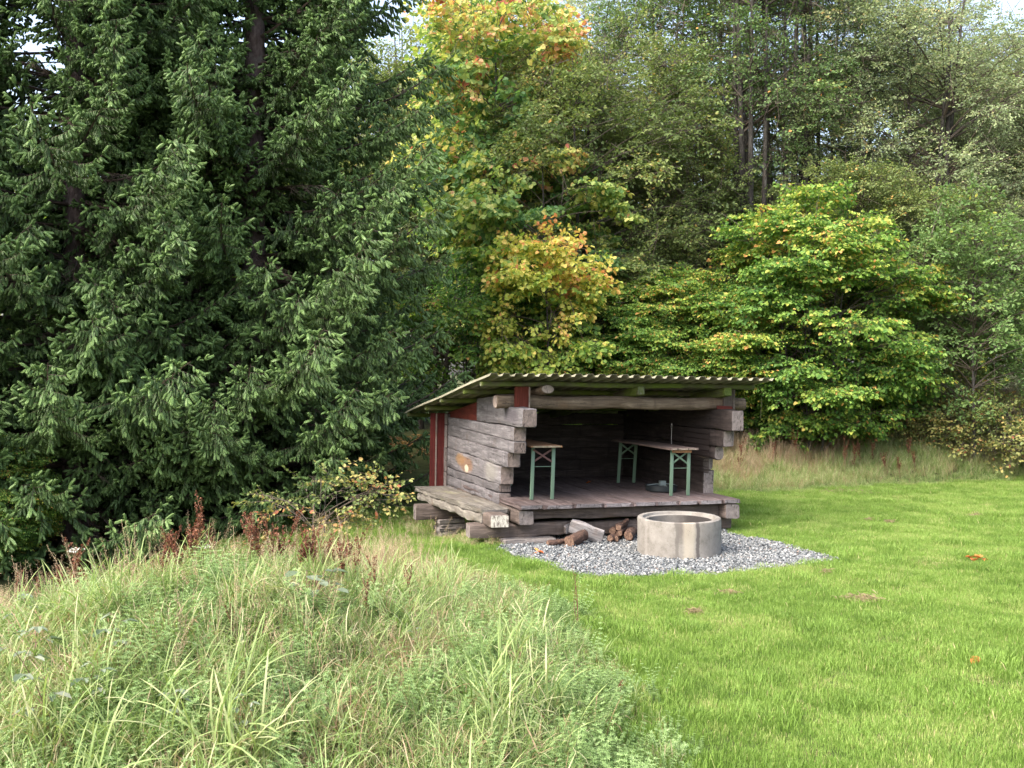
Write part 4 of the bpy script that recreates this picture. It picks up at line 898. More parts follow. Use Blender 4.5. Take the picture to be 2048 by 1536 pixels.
def blades(rng, n, h, w_, rad, bend, segs=3, tint=(.3, .7), up=.0, dry=0.0):
    """a tuft of arching grass blades"""
    b = Bag(); a = rng.uniform(0, 6.28, n); r = rad*np.sqrt(rng.uniform(0, 1, n)); H_ = h*rng.uniform(.45, 1.1, n); da = rng.uniform(0, 6.28, n)
    B = bend*rng.uniform(.2, 1.3, n); s = np.linspace(0, 1, segs+1)
    x0 = np.cos(a)*r; y0 = np.sin(a)*r; out = .25
    dx = np.cos(da)+np.cos(a)*out*2; dy = np.sin(da)+np.sin(a)*out*2; l = np.hypot(dx, dy)+1e-6; dx /= l; dy /= l
    th = np.clip(B[:, None]*s[None], 0, 2.6)                     # angle from upright, growing along the blade
    ds = H_[:, None]/segs; hx = np.concatenate([np.zeros((n, 1)), np.cumsum(np.sin(th[:, :-1]+.08)*ds, 1)], 1); hz = np.concatenate([np.zeros((n, 1)), np.cumsum(np.cos(th[:, :-1]+.08)*ds, 1)], 1)
    C = np.stack([x0[:, None]+dx[:, None]*hx, y0[:, None]+dy[:, None]*hx, hz], -1)
    wr = rng.uniform(.6, 1.2, n)[:, None]*w_*np.array([1.0-.15*k/segs if k < segs else .06 for k in range(segs+1)])[None]*.5
    fa = rng.uniform(-.9, .9, n); sx_ = -dy*np.cos(fa)+dx*np.sin(fa); sy_ = dx*np.cos(fa)+dy*np.sin(fa); S = np.stack([sx_, sy_, np.zeros(n)], -1)[:, None]*wr[..., None]
    V = np.stack([C-S, C+S], 2).reshape(n, -1, 3); m = 2*(segs+1); off = (np.arange(n)*m)[:, None, None]
    Q = np.array([[2*k, 2*k+1, 2*k+3, 2*k+2] for k in range(segs)])[None]+off
    t = rng.uniform(tint[0], tint[1], n); 
    if dry: t = np.where(rng.uniform(0, 1, n) < dry, rng.uniform(.85, 1, n), t)
    tt = np.repeat(t[:, None], m, 1)+np.repeat(s*.08-.04, 2)[None]
    b.add(V.reshape(-1, 3), Q.reshape(-1, 4), None, np.clip(tt, 0, 1).ravel()); return b
LAWN = leaf_mat('lawn blades', [(0, (.10, .172, .032)), (.4, (.17, .275, .05)), (.7, (.24, .36, .08)), (.9, (.36, .39, .14)), (1, (.46, .39, .21))], transl=.35, use_random=True, spec=.25)
WILD = leaf_mat('wild grass blades', [(0, (.075, .13, .03)), (.35, (.17, .255, .07)), (.6, (.31, .38, .145)), (.75, (.43, .43, .245)), (.88, (.46, .38, .25)), (1, (.33, .21, .13))], transl=.35, use_random=True, spec=.4, bark=(.16, .10, .06))
HERB = leaf_mat('bedstraw leaves', [(0, (.11, .19, .055)), (.5, (.25, .37, .135)), (1, (.45, .55, .28))], transl=.35, use_random=True, bark=(.10, .15, .05))
DRY = leaf_mat('dry grass heads', [(0, (.22, .12, .08)), (.5, (.38, .27, .18)), (1, (.52, .42, .31))], transl=.25, use_random=True, bark=(.36, .27, .17))
rg = np.random.default_rng(77)
def jit(x0, x1, y0, y1, cell, rng):
    gx, gy = np.meshgrid(np.arange(x0, x1, cell), np.arange(y0, y1, cell)); return gx.ravel()+rng.uniform(-.5, .5, gx.size)*cell, gy.ravel()+rng.uniform(-.5, .5, gx.size)*cell
def cone(x, y, m=1.6): return (np.abs(x) < .512*y+m) & (y > 3.4)
def inshel(x, y, pad=0.0):
    dx, dy = x-SX, y-SY; u = dx*math.cos(ANG)+dy*math.sin(ANG); v = -dx*math.sin(ANG)+dy*math.cos(ANG); return (u > -.2-pad) & (u < 3.75+pad) & (v > .25-pad) & (v < 4.3+pad)
# --- mown lawn
pr = [blades(rg, 300, .058, .0042, .17, 1.0, 2, tn, dry=.03).build('t', LAWN, link=False) for tn in ((.12, .5),)*3+((.42, .82),)*3]+[blades(rg, 240, .085, .005, .17, 1.3, 3, (.2, .6), dry=.02).build('t', LAWN, link=False) for _ in range(2)]+[blades(rg, 240, .045, .004, .17, 1.2, 2, (.6, .95), dry=.35).build('t', LAWN, link=False) for _ in range(2)]
x, y = jit(-8, 16, 3.4, 25.5, .145, rg); k = cone(x, y) & ~in_weeds(x+.35, y) & ~in_far(x-.0, y-.3) & ~gravel_at(x, y) & ~inshel(x, y, -.25)
k &= (np.hypot(x-rcx, y-rcy) > .6); x, y = x[k], y[k]; n = len(x)
cl = hnoise(x, y, 1.1, 21)+.7*hnoise(x, y, .45, 22)+.45*hnoise(x, y, 3.1, 25)
pt = hnoise(x, y, 2.6, 26)+.8*hnoise(x, y, 1.0, 27)+.5*hnoise(x, y, .4, 28)+rg.normal(0, .35, n); idx = rg.integers(0, 3, n)+3*(pt > -.05); idx = np.where(cl+rg.normal(0, .25, n) > .62, 6+rg.integers(0, 2, n), idx); pale = hnoise(x, y, 2.3, 23)+.6*hnoise(x, y, .6, 24)+rg.normal(0, .3, n)
idx = np.where(pale > .95, 8+rg.integers(0, 2, n), idx)
scatter('lawn_grass', np.stack([x, y, ground(x, y)-.006], 1), rg.uniform(0, 6.28, n), rg.normal(0, .05, (n, 2)), rg.uniform(.75, 1.2, n)*(1+.22*np.clip(cl, -1, 1)), idx, pr, 'bright green mown lawn grass', 'grass')
# --- fringe of longer grass along lawn edge, gravel, shelter
def herb_proto(rng, n=9, h=.22):
    b = Bag()
    for k in range(n):
        a = rng.uniform(0, 6.28); r = .09*math.sqrt(rng.uniform()); hh = h*rng.uniform(.5, 1.1); ln = rng.uniform(.1, .6); d = rng.uniform(0, 6.28); s = np.linspace(0, 1, 5)
        P = np.stack([math.cos(a)*r+math.cos(d)*ln*hh*s**1.5, math.sin(a)*r+math.sin(d)*ln*hh*s**1.5, hh*s], 1); V, q = tube(P, np.linspace(.0022, .001, 5), 3); b.add(V, q, None, -1)
        pp = []; dd = []
        for j in range(8):
            t = .2+j*.8/7.5; c = np.array([np.interp(t, s, P[:, m]) for m in range(3)]); a1 = rng.uniform(0, 6.28)
            for m in range(6): pp.append(c); dd.append([math.cos(a1+m*1.047), math.sin(a1+m*1.047), .25])
        pp = np.array(pp); dd = np.array(dd); V, q = leaves(pp, dd, .020*rng.uniform(.8, 1.2, len(pp)), rng, width=.28, fold=.05, curl=.1); b.add(V, q, None, np.repeat(np.clip(rng.normal(.5, .15, len(pp)), 0, 1), 6))
    return b
def head_proto(rng, n=5, h=.6, fuzz=40):
    """dry bent-grass stems with airy seed heads"""
    b = Bag()
    for k in range(n):
        a = rng.uniform(0, 6.28); hh = h*rng.uniform(.6, 1.1); ln = rng.uniform(.05, .35); s = np.linspace(0, 1, 6); r = .08*rng.uniform()
        P = np.stack([math.cos(a)*(r+ln*hh*s**2), math.sin(a)*(r+ln*hh*s**2), hh*s], 1); V, q = tube(P, np.linspace(.0018, .0008, 6), 3); b.add(V, q, None, -1)
        m = fuzz; t = 1-.32*rng.uniform(0, 1, m)**.8; c = np.stack([np.interp(t, s, P[:, j]) for j in range(3)], 1); sp = .035*(1-np.abs(t-.88)/.16*.5)
        c2 = c+unit(rng.normal(0, 1, (m, 3)))*(sp*rng.uniform(.3, 1, m))[:, None]; V, q = leaves(c2, rng.normal(0, 1, (m, 3))+[0, 0, .6], .012, rng, width=.4); b.add(V, q, None, np.repeat(rng.uniform(.2, 1, m), 6))
    return b
wild = [blades(rg, 70, .28, .0050, .13, 2.6, 5, (.15, .7), dry=.22).build('t', WILD, link=False) for _ in range(4)]+[blades(rg, 55, .40, .0060, .12, 2.9, 7, (.2, .66), dry=.12).build('t', WILD, link=False) for _ in range(3)]+\
       [blades(rg, 90, .30, .0034, .14, 2.8, 6, (.6, 1.0), dry=.6).build('t', WILD, link=False) for _ in range(3)]+[blades(rg, 34, .48, .0085, .08, 2.4, 7, (.3, .66), dry=.04).build('t', WILD, link=False) for _ in range(2)]+\
       [blades(rg, 110, .17, .0042, .17, 3.6, 5, (.80, 1.0), dry=.3).build('t', WILD, link=False) for _ in range(3)]
x, y = jit(-10, 3, 2.2, 15.5, .105, rg); k = (np.abs(x) < .512*y+1.3) & in_weeds(x+rg.normal(-.02, .16, len(x)), y) & (y > 2.6); x, y = x[k], y[k]; n = len(x)
straw = hnoise(x, y, 1.5, 31)+.5*hnoise(x, y, .5, 32)+.75*sm(y, 7.5, 10.5)-.35+rg.normal(0, .35, n); lush = hnoise(x, y, 1.2, 33)+rg.normal(0, .4, n)+.5*sm(-y, -6.5, -4.5)
idx = np.where(straw > .62, 7+rg.integers(0, 3, n), np.where(lush > .35, np.where(rg.uniform(0, 1, n) < .6, 4+rg.integers(0, 3, n), 10+rg.integers(0, 2, n)), rg.integers(0, 4, n)))
edge = in_weeds(x+.45, y); sc_ = rg.uniform(.6, 1.1, n)*np.where(edge, 1.0, .52)
thin = rg.uniform(0, 1, n) < np.clip(.80+.3*hnoise(x, y, .8, 34), .35, 1)
x, y, idx, sc_ = x[thin], y[thin], idx[thin], sc_[thin]; n = len(x)
thatch = rg.uniform(0, 1, n) < np.clip(.16+.35*hnoise(x, y, 1.0, 35), .04, .6); idx = np.where(thatch, 12+rg.integers(0, 3, n), idx)
hb = hnoise(x, y, 1.3, 41)+.6*hnoise(x, y, .45, 42)
sc_ = sc_*np.where(hb > .35, .72, 1.0)*(1-.55*sm(y, 9.0, 11.0)*sm(-x, 1.6, 3.2))*(1+.42*hnoise(x, y, .55, 36)+.2*hnoise(x, y, 1.6, 37))
back = (x < -2.8) & (y > 10.8); x, y, idx, sc_ = x[~back], y[~back], idx[~back], sc_[~back]; n = len(x)
scatter('long_grass', np.stack([x, y, ground(x, y)-.015], 1), rg.uniform(0, 6.28, n), rg.normal(0, .22, (n, 2)), sc_, idx, wild, 'tangled long grass over the rough mound', 'grass')
hp = [herb_proto(rg, 10, h).build('t', HERB, link=False) for h in (.12, .18, .25, .32)]
x, y = jit(-10, 3, 2.6, 13.5, .075, rg); hn = hnoise(x, y, 1.3, 41)+.6*hnoise(x, y, .45, 42)+.35*(y < 7.5)+rg.normal(0, .25, len(x))+.45*(~in_weeds(x+.7, y) & (y < 12))
k = (np.abs(x) < .512*y+1.2) & in_weeds(x+rg.normal(0, .12, len(x)), y) & (hn > .42) & (y < 11); x, y = x[k], y[k]; n = len(x)
scatter('bedstraw', np.stack([x, y, ground(x, y)-.01], 1), rg.uniform(0, 6.28, n), rg.normal(0, .3, (n, 2)), rg.uniform(.5, 1.05, n), rg.integers(0, 4, n), hp, 'pale green bedstraw patches among the long grass', 'ground cover')
dh = [head_proto(rg, 5, h).build('t', DRY, link=False) for h in (.45, .55, .65, .7)]
x, y = jit(-9, 1, 5.5, 14, .2, rg); k = (np.abs(x) < .512*y+1.0) & ~((x < -2.6) & (y > 10.6)) & (x < -.9+.3*hnoise(x, y, .7, 52)) & in_weeds(x+.2, y) & (rg.uniform(0, 1, len(x)) < .12+.75*sm(y, 7.5, 9.5)*np.clip(.6+.8*hnoise(x, y, 1.2, 51), 0, 1)); x, y = x[k], y[k]; n = len(x)
scatter('dry_grass_stems', np.stack([x, y, ground(x, y)], 1), rg.uniform(0, 6.28, n), rg.normal(0, .12, (n, 2)), rg.uniform(.55, 1.0, n), rg.integers(0, 4, n), dh, 'dry pinkish seed head stems along the crest of the mound', 'grass')
# --- grass strip beyond the lawn
fw = [blades(rg, 90, .50, .0065, .17, 1.5, 4, (.25, .75), dry=.25).build('t', WILD, link=False) for _ in range(3)]+[blades(rg, 90, .55, .006, .17, 1.7, 4, (.7, 1), dry=.7).build('t', WILD, link=False) for _ in range(3)]+[head_proto(rg, 12, .75, 34).build('t', DRY, link=False) for _ in range(2)]+[blades(rg, 90, .26, .006, .16, 1.4, 3, (.1, .6), dry=.08).build('t', WILD, link=False) for _ in range(2)]
x, y = jit(-4, 18, 20.0, 29.5, .145, rg); k = cone(x, y, 2) & in_far(x, y) & ~inshel(x, y, .1) & (x > 3.4); x, y = x[k], y[k]; n = len(x)
ye = np.interp(x, [-3, 0, 4, 6, 9, 12, 15], [20.0, 20.4, 20.6, 20.9, 22.2, 23.3, 23.6]); dpt = y-ye
r_ = rg.uniform(0, 1, n); st = dpt*.42+.6*hnoise(x, y, 2, 61)+rg.normal(0, .35, n)-.45-.12*np.clip(x-7, 0, 6)
idx = np.where(dpt < .5+.3*r_, 8+rg.integers(0, 2, n), np.where(st > .55, np.where(r_ < .3, 6+rg.integers(0, 2, n), 3+rg.integers(0, 3, n)), rg.integers(0, 3, n)))
scatter('rough_grass', np.stack([x, y, ground(x, y)-.02], 1), rg.uniform(0, 6.28, n), rg.normal(0, .14, (n, 2)), rg.uniform(.6, 1.1, n)*np.clip(.45+dpt*.22, .45, 1.2)*(1+.25*hnoise(x, y, .8, 63))*(1+.35*sm(x, 8, 12)), idx, fw, 'strip of tall straw coloured grass between lawn and wood', 'grass')
# scruffy grass under the bench and round the shelter's foot
x, y = jit(-2.6, 6, 13.6, 21, .16, rg)
dx, dy = x-SX, y-SY; u_ = dx*math.cos(ANG)+dy*math.sin(ANG); v_ = -dx*math.sin(ANG)+dy*math.cos(ANG)
k = ((np.abs(u_+.35) < .5) & (v_ > .1) & (v_ < 4.6) | (np.abs(u_-3.85) < .18) & (v_ > .6) & (v_ < 4.4)) & ~gravel_at(x, y); x, y = x[k], y[k]; n = len(x)
scatter('edge_grass', np.stack([x, y, ground(x, y)-.02], 1), rg.uniform(0, 6.28, n), rg.normal(0, .2, (n, 2)), rg.uniform(.3, .55, n), 7+rg.integers(0, 3, n)*(rg.uniform(0, 1, n) < .5)-rg.integers(0, 7, n)*(rg.uniform(0, 1, n) < .4), wild2 if False else [blades(rg, 70, .36, .0052, .12, 2.0, 5, (.35, .9), dry=.45).build('t', WILD, link=False) for _ in range(12)], 'scruffy unmown grass round the foot of the shelter', 'grass')
# leaf litter and low greenery under the trees
LIT = leaf_mat('fallen leaves', [(0, (.10, .05, .025)), (.4, (.22, .11, .05)), (.7, (.36, .19, .07)), (1, (.45, .30, .11))], transl=.1, use_random=True)
def litter(rng, n=30, r=.25, size=.07):
    b = Bag(); p = np.stack([rng.normal(0, r*.5, n), rng.normal(0, r*.5, n), rng.uniform(.005, .03, n)], 1); d = np.stack([rng.normal(0, 1, n), rng.normal(0, 1, n), rng.normal(0, .25, n)], 1)
    V, q = leaves(p, d, size*rng.uniform(.6, 1.1, n), rng, width=.8, fold=.25, curl=.2); b.add(V, q, None, np.repeat(rng.uniform(0, 1, n), 6)); return b
lt = [litter(rg).build('t', LIT, link=False) for _ in range(4)]
x, y = jit(-16, 16, 13, 33, .5, rg); k = cone(x, y, 2) & (((x < -2.6) & (y > 14.5+.2*np.abs(x))) | (y > 26)); x, y = x[k], y[k]; n = len(x)
scatter('leaf_litter', np.stack([x, y, ground(x, y)], 1), rg.uniform(0, 6.28, n), np.zeros((n, 2)), rg.uniform(.8, 1.4, n), rg.integers(0, 4, n), lt, 'brown leaf litter under the trees', 'leaves')

# --- gravel
st_m, nt, bs = mat('crushed grey stone'); r = N(nt, 'ShaderNodeObjectInfo').outputs['Random']; geo = N(nt, 'ShaderNodeNewGeometry').outputs['Position']
c = ramp(nt, r, [(0, (.035, .04, .044)), (.22, (.09, .098, .104)), (.5, (.17, .18, .185)), (.8, (.25, .26, .26)), (.95, (.36, .36, .35)), (1, (.20, .14, .11))])
c = mix(nt, .35, c, ramp(nt, noise(nt, geo, 55, 4, .7), [(.35, (.12, .12, .13)), (.65, (.6, .6, .6))]), 'OVERLAY')
nt.links.new(c, bs.inputs['Base Color']); bs.inputs['Roughness'].default_value = .85
def stone(rng):
    import bmesh
    bm = bmesh.new(); bmesh.ops.create_icosphere(bm, subdivisions=2, radius=1); V = np.array([v.co[:] for v in bm.verts]); T = np.array([[v.index for v in f.verts] for f in bm.faces]); bm.free()
    for _ in range(9):
        nn = unit(rng.normal(0, 1, 3)); dd = rng.uniform(.45, .8); pr_ = V@nn; V = np.where((pr_ > dd)[:, None], V-np.outer(pr_-dd, nn), V)
    V *= [1, rng.uniform(.65, .95), rng.uniform(.45, .75)]; b = Bag(); b.add(V, None, T, .5); return b
sp = [stone(rg).build('t', st_m, link=False) for _ in range(10)]
gx0, gy0 = GP.min(0); gx1, gy1 = GP.max(0)
P = []
for lay, cell in ((0, .027), (1, .036), (2, .06)):
    x, y = jit(gx0-.1, gx1+.1, gy0-.1, gy1+.1, cell, rg); ku = gravel_at(x, y) & (y < 15.6+.33*(x)) ; ku &= (np.hypot(x-rcx, y-rcy) > .585); x, y = x[ku], y[ku]; P.append(np.stack([x, y, ground(x, y)+.004+.012*lay+.01*hnoise(x, y, .4, 71)], 1))
nst = np.array([len(p) for p in P]); P = np.concatenate(P); n = len(P)
x, y = jit(gx0-.4, gx1+.4, gy0-.4, gy1+.4, .11, rg); ku = ~gravel_at(x, y) & gravel_at(x+(GP.mean(0)[0]-x)*.06, y+(GP.mean(0)[1]-y)*.06); P = np.concatenate([P, np.stack([x, y, ground(x, y)+.004], 1)[ku]]); n = len(P)
scatter('gravel', P, rg.uniform(0, 6.28, n), rg.normal(0, .5, (n, 2)), rg.uniform(.012, .023, n)*rg.choice([.8, 1, 1.25], n), rg.integers(0, 10, n), sp, 'light grey crushed stone gravel patch round the ring', 'gravel')
# ================================================================ single plants on the mound, and things on the lawn
DOCK = leaf_mat('dry dock seeds', [(0, (.07, .022, .013)), (.5, (.16, .055, .03)), (1, (.27, .12, .065))], transl=.15, bark=(.15, .08, .05))
def dock_mesh(rng, h, n=7, seeds=420):
    b = Bag()
    s = np.linspace(0, 1, 8); ln = rng.uniform(-.12, .12, 2); P = np.stack([ln[0]*h*s**2, ln[1]*h*s**2, h*s], 1); V, q = tube(P, np.linspace(.005, .0018, 8), 4); b.add(V, q, None, -1); br = [P]
    for k in range(n):
        t = rng.uniform(.35, .85); c = np.array([np.interp(t, s, P[:, m]) for m in range(3)]); a = rng.uniform(0, 6.28); l = h*rng.uniform(.18, .38)
        e = c+np.array([math.cos(a)*l*.38, math.sin(a)*l*.38, l]); Q = np.linspace(0, 1, 4)[:, None]; B = c*(1-Q)+e*Q; B[:, :2] += (e[:2]-c[:2])*.15*np.sin(Q*PI); V, q = tube(B, np.linspace(.0028, .001, 4), 3); b.add(V, q, None, -1); br.append(B)
    for j, B in enumerate(br):
        m = seeds//(3 if j == 0 else 2*n); t = rng.uniform(.5 if j == 0 else .25, 1, m); cl = np.round(t*9)/9+rng.normal(0, .02, m); k = np.linspace(0, 1, len(B))
        c = np.stack([np.interp(cl, k, B[:, q_]) for q_ in range(3)], 1)+unit(rng.normal(0, 1, (m, 3)))*rng.uniform(.002, .016, (m, 1))
        V, q = leaves(c, rng.normal(0, 1, (m, 3)), .017*rng.uniform(.6, 1.3, m), rng, width=.9); b.add(V, q, None, np.repeat(rng.uniform(0, 1, m), 6))
    return b
rd = np.random.default_rng(5)
dm = [dock_mesh(rd, h).build('dock_stalk', DOCK, link=False).data for h in (.5, .6, .7, .78, .55)]
DG = 'dry reddish brown dock stalks along the crest of the mound'
def mound_at(px, py0, lo=4.0, hi=13.5):
    """where the sight line of this photo column meets the mound's ground"""
    best = None
    for Yd in np.arange(lo, hi, .05):
        xx = atY(px, Yd); z = g1(xx, Yd); py = HOR+(CAMZ-z)/Yd*F
        if best is None or abs(py-py0) < best[0]: best = (abs(py-py0), xx, Yd, z)
    return best[1:]
nd = 0
for px, py, n, sp, wh in ((150, 1215, 5, 26, 'in the clump right of the yarrow at the left rim'), (60, 1250, 4, 26, 'in the leftmost clump at the rim of the mound'), (405, 1150, 9, 36, 'in the clump at the middle of the crest'), (530, 1150, 11, 34, 'in the tall clump below the yellow bush'),
        (625, 1155, 11, 34, 'in the dense clump left of the right crest end'), (695, 1180, 6, 16, 'in the dark clump at the right crest end'), (320, 1165, 3, 30, 'in the sparse clump left of the crest middle')):
    for k in range(n):
        x_, y_, z_ = mound_at(px+rd.normal(0, sp*.6), py+rd.uniform(-14, 20), 6.5, 10.5)
        o = bpy.data.objects.new('dock_stalk', dm[rd.integers(0, 5)]); COL.objects.link(o); o.location = (x_, y_, z_-.02); o.rotation_euler = (rd.normal(0, .1), rd.normal(0, .1), rd.uniform(0, 6.28)); o.scale = (rd.uniform(.62, .9),)*3
        tag(o, 'dry reddish brown dock stalk '+wh, 'dried plant', 'dock stalks '+wh)
for px, py, s_, lab in ((760, 1225, .6, 'lone dry dock stalk at the right end of the mound crest'), (820, 1235, .55, 'short dark dock stalk right of the lone one near the lawn edge'), (880, 1205, .45, 'low dark dock head in the grass beside the lawn'), (1190, 1390, .42, 'small dead dock stalk at the grass edge near the lower lawn'), (1225, 1420, .38, 'lowest small dead dock stalk beside the lower lawn'), (480, 1300, .4, 'dark dock head half sunk in the middle of the mound'), (730, 1250, .6, 'thin dock stalk left of the lone one')):
    x_, y_, z_ = mound_at(px, py, 4, 12); o = bpy.data.objects.new('dock_stalk', dm[rd.integers(0, 5)]); COL.objects.link(o); o.location = (x_, y_, z_-.02); o.rotation_euler = (rd.normal(0, .15), rd.normal(0, .15), rd.uniform(0, 6.28)); o.scale = (s_,)*3
    tag(o, lab, 'dried plant')
# dock stalks in the far grass strip
for px, py in ((1665, 935), (1690, 925), (1708, 930), (1720, 915), (1745, 930), (1770, 925), (1800, 930), (1815, 915), (1830, 905), (1590, 930), (1545, 935), (1480, 925)):
    Yd = rd.uniform(22.4, 24.5); x_ = atY(px, Yd); o = bpy.data.objects.new('dock_stalk', dm[rd.integers(0, 5)]); COL.objects.link(o); o.location = (x_, Yd, g1(x_, Yd)-.02); o.rotation_euler = (0, 0, rd.uniform(0, 6.28)); o.scale = (rd.uniform(1.0, 1.35),)*3
    tag(o, 'dry brown dock stalk in the straw grass strip beyond the lawn', 'dried plant', 'dry dock stalks in the far grass strip')
# grey leaved raspberry canes and a coltsfoot clump
RASP = leaf_mat('pale raspberry leaves', [(0, (.10, .14, .08)), (.5, (.17, .21, .14)), (1, (.26, .28, .21))], transl=.25, rough=.45, bark=(.14, .075, .055))
def rasp(rng, h, nl=6, size=.075):
    b = Bag(); s = np.linspace(0, 1, 8); d = rng.uniform(0, 6.28); P = np.stack([math.cos(d)*h*.35*s**1.6, math.sin(d)*h*.35*s**1.6, h*s-.06*h*s**3], 1); V, q = tube(P, np.linspace(.0035, .0018, 8), 4); b.add(V, q, None, -1)
    pp = []; dd = []; sz = []
    for k in range(nl):
        t = .3+.7*k/(nl-1); c = np.array([np.interp(t, s, P[:, m]) for m in range(3)]); a = k*2.4+rng.uniform(-.3, .3); st = np.array([math.cos(a), math.sin(a), .25]); e = c+st*.07
        V, q = tube(np.array([c, (c+e)/2+[0, 0, .005], e]), .0012, 3); b.add(V, q, None, -1)
        for off in (0, 1.15, -1.15): pp.append(e-st*.012*(off != 0)); dd.append([math.cos(a+off), math.sin(a+off), rng.uniform(-.35, .05)]); sz.append(size*(1.15 if off == 0 else .85)*rng.uniform(.8, 1.15))
    V, q = leaves(np.array(pp), np.array(dd, float), np.array(sz), rng, width=.62, fold=.14, curl=.2); b.add(V, q, None, np.repeat(np.clip(rng.normal(.55, .25, len(pp)), 0, 1), 6)); return b
rr = np.random.default_rng(8); rms = [rasp(rr, h).build('raspberry_cane', RASP, link=False).data for h in (.42, .5, .34)]
for px, py, s_, lab in ((70, 1370, 1.0, 'pale raspberry cane at the left edge with the tallest stem'), (215, 1330, .9, 'pale raspberry cane right of the tallest one on the mound'), (30, 1290, .8, 'small raspberry cane at the upper left rim of the mound'), (100, 1470, 1.0, 'raspberry cane lowest at the left edge'),
        (175, 1420, .8, 'raspberry cane between the lowest and the upper canes'), (360, 1470, .7, 'grey leaved raspberry sprig low in the middle of the mound'), (490, 1475, .6, 'grey leaved sprig right of the low middle one'), (560, 1400, .5, 'tiny raspberry sprig in the centre of the mound'), (840, 1300, .45, 'tiny raspberry sprig near the lawn edge')):
    x_, y_, z_ = mound_at(px, py, 3.4, 9); o = bpy.data.objects.new('raspberry_cane', rms[rr.integers(0, 3)]); COL.objects.link(o); o.location = (x_, y_, z_); o.rotation_euler = (0, 0, rr.uniform(0, 6.28)); o.scale = (s_,)*3
    tag(o, lab, 'raspberry', 'raspberry canes on the mound')
b = Bag(); n = 15; a = rr.uniform(0, 6.28, n); r_ = rr.uniform(.05, .26, n); pp = np.stack([np.cos(a)*r_, np.sin(a)*r_, rr.uniform(.14, .28, n)], 1)
for p in pp: V, q = tube(np.array([[p[0]*.3, p[1]*.3, 0], p*[.8, .8, .6], p]), .003, 4); b.add(V, q, None, -1)
V, q = leaves(pp, np.stack([np.cos(a), np.sin(a), np.full(n, -.1)], 1), rr.uniform(.07, .12, n), rr, width=1.0, fold=.12, curl=.15); b.add(V, q, None, np.repeat(rr.uniform(.1, .7, n), 6))
o = b.build('burdock_plant', RASP); x_, y_, z_ = mound_at(610, 1215, 6, 11); o.location = (x_, y_, z_); tag(o, 'broad grey leaved burdock clump on the upper right of the mound', 'burdock')
# yarrow heads and the thin dark stalk against the lawn
WH, nt, bs = mat('white yarrow florets'); bs.inputs['Base Color'].default_value = (.55, .53, .48, 1); bs.inputs['Roughness'].default_value = .9
def yarrow(px, py, h, lab, lo=6.5, hi=10):
    x_, y_, z_ = mound_at(px, py, lo, hi); t = empty('yarrow_plant', (x_, y_, z_), label=lab, cat='flower')
    b = Bag(); V, q = tube(np.array([[0, 0, 0], [.02, 0, h*.5], [.01, .01, h]]), .003, 4); b.add(V, q, None, -1); b.build('stem', DOCK, t)
    b = Bag(); m = 60; c = np.stack([rr.normal(.01, .022, m), rr.normal(.01, .022, m), h+rr.uniform(-.012, .012, m)], 1); V, q = leaves(c, rr.normal(0, 1, (m, 3)), .012, rr, width=1); b.add(V, q, None, .5); b.build('flower_head', WH, t)
yarrow(145, 1180, .50, 'white yarrow head left of the dock clumps at the rim of the mound'); yarrow(408, 1165, .30, 'white yarrow head low among the dock clump on the crest')
b = Bag()
for k in range(3):
    s = np.linspace(0, 1, 7); dx, dy = rr.uniform(-.03, .05, 2); P = np.stack([dx*s**2+.02*np.sin(s*4+k), dy*s**2, (.62-.1*k)*s], 1); V, q = tube(P, np.linspace(.004, .0015, 7), 4); b.add(V, q, None, -1)
    c = P[3:]+rr.normal(0, .008, (4, 3)); V, q = leaves(np.repeat(c, 3, 0), rr.normal(0, 1, (12, 3))+[0, 0, .5], .016, rr, width=.6); b.add(V, q, None, .3)
o = b.build('dead_stalk', DOCK); x_, y_, z_ = mound_at(1152, 1262, 6, 11); o.location = (x_, y_, z_); tag(o, 'thin dark dead stalk standing alone in front of the lawn and gravel', 'dried plant')
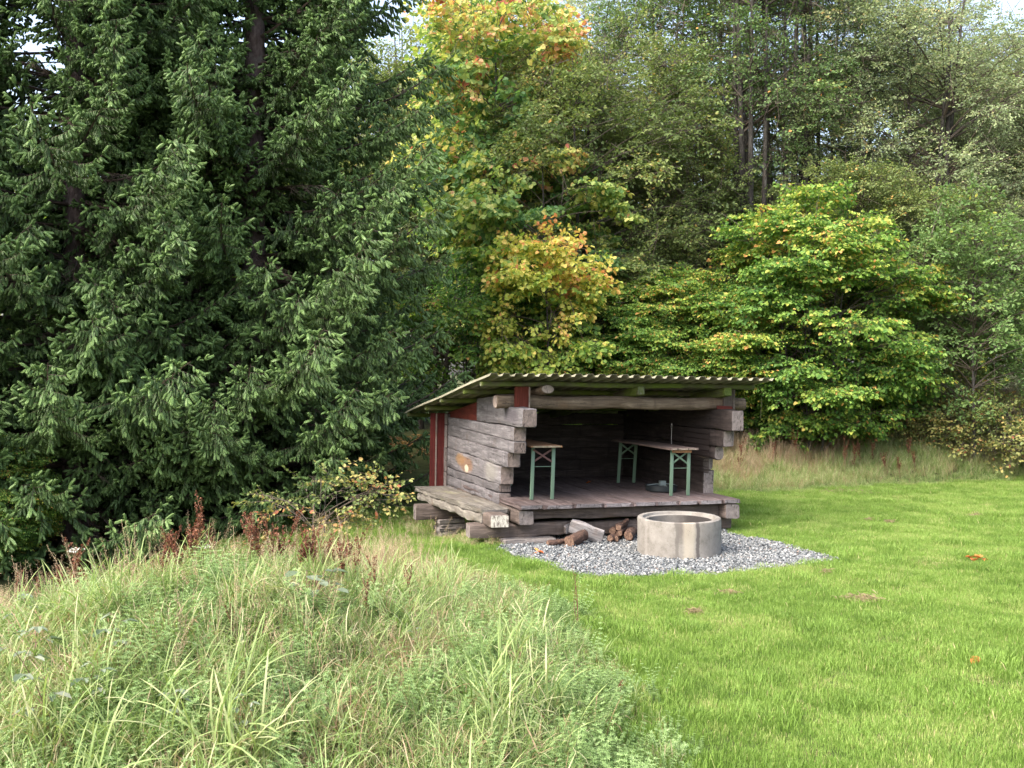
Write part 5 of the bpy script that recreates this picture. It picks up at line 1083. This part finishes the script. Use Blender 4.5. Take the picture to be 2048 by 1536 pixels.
# mown clippings and orange leaves on the lawn
def clump(px, py, r, lab, m_, n, sz, hh):
    x_, y_, _ = at(px, py); b = Bag(); p = np.stack([rr.normal(0, r*.5, n), rr.normal(0, r*.35, n), rr.uniform(.02, hh, n)], 1); V, q = leaves(p, rr.normal(0, 1, (n, 3))*[1, 1, .3], sz*rr.uniform(.6, 1.2, n), rr, width=.8 if sz < .12 and m_ is LIT else .09, fold=.1, curl=.2)
    b.add(V, q, None, np.repeat(rr.uniform(.4, 1, n), 6)); return b, (x_, y_, g1(x_, y_)+.012)
HAY = leaf_mat('dry clippings', [(0, (.12, .085, .05)), (.5, (.26, .20, .12)), (1, (.40, .33, .20))], transl=.2)
for px, py, r, n, lab in ((1725, 1203, .20, 260, 'largest heap of dry mown grass on the lawn'), (1458, 1193, .10, 110, 'small heap of dry mown grass below the gravel'), (1650, 1150, .05, 30, 'tiny tuft of clippings left of the orange leaves'), (1780, 1045, .10, 70, 'pale clippings on the middle of the lawn'), (1738, 1040, .08, 50, 'pale clippings left of the middle patch'), (1560, 975, .28, 160, 'dry clippings at the lawn edge right of the shelter'), (1690, 985, .5, 200, 'long pale patch of clippings along the far lawn edge'), (1950, 1030, .14, 60, 'pale clippings towards the right of the lawn'), (1385, 1232, .07, 60, 'small clipping tuft in the near lawn')):
    b, loc = clump(px, py, r, lab, HAY, n, .07, .05); o = b.build('grass_clippings', HAY); o.location = loc; tag(o, lab, 'clippings', 'dry clippings on the lawn')
ORA = leaf_mat('orange fallen leaves', [(0, (.35, .08, .02)), (.5, (.50, .16, .04)), (1, (.55, .28, .08))], transl=.2)
for px, py, lab in ((1943, 1117, 'leftmost of the orange leaves on the right lawn'), (1953, 1115, 'second orange leaf in the group on the right lawn'), (1960, 1119, 'third orange leaf in the group on the right lawn'), (1968, 1118, 'rightmost of the orange leaves on the right lawn'), (1948, 1121, 'nearest of the orange leaves on the right lawn'), (1953, 1325, 'single reddish leaf low on the right lawn'),
        (1280, 1098, 'reddish leaf on the gravel left of the ring'), (1075, 1107, 'brown leaf on the gravel near the stone slab'), (1180, 962, 'orange leaf lying on the deck')):
    zc_ = .58 if py == 962 else .045
    x_, y_, _ = at(px, py, zc_ if py == 962 else .03); b = Bag(); V, q = leaves(rr.normal(0, .012, (3, 3)), rr.normal(0, 1, (3, 3))*[1, 1, .3], np.array([.09, .075, .06]), rr, width=.9, fold=.3, curl=.3); b.add(V, q, None, np.repeat(rr.uniform(.1, .9, 3), 6)); o = b.build('fallen_leaf', ORA)
    o.location = (x_, y_, (zc_-.02 if py == 962 else g1(x_, y_)+zc_)); tag(o, lab, 'leaf', 'fallen leaves on lawn, gravel and deck')
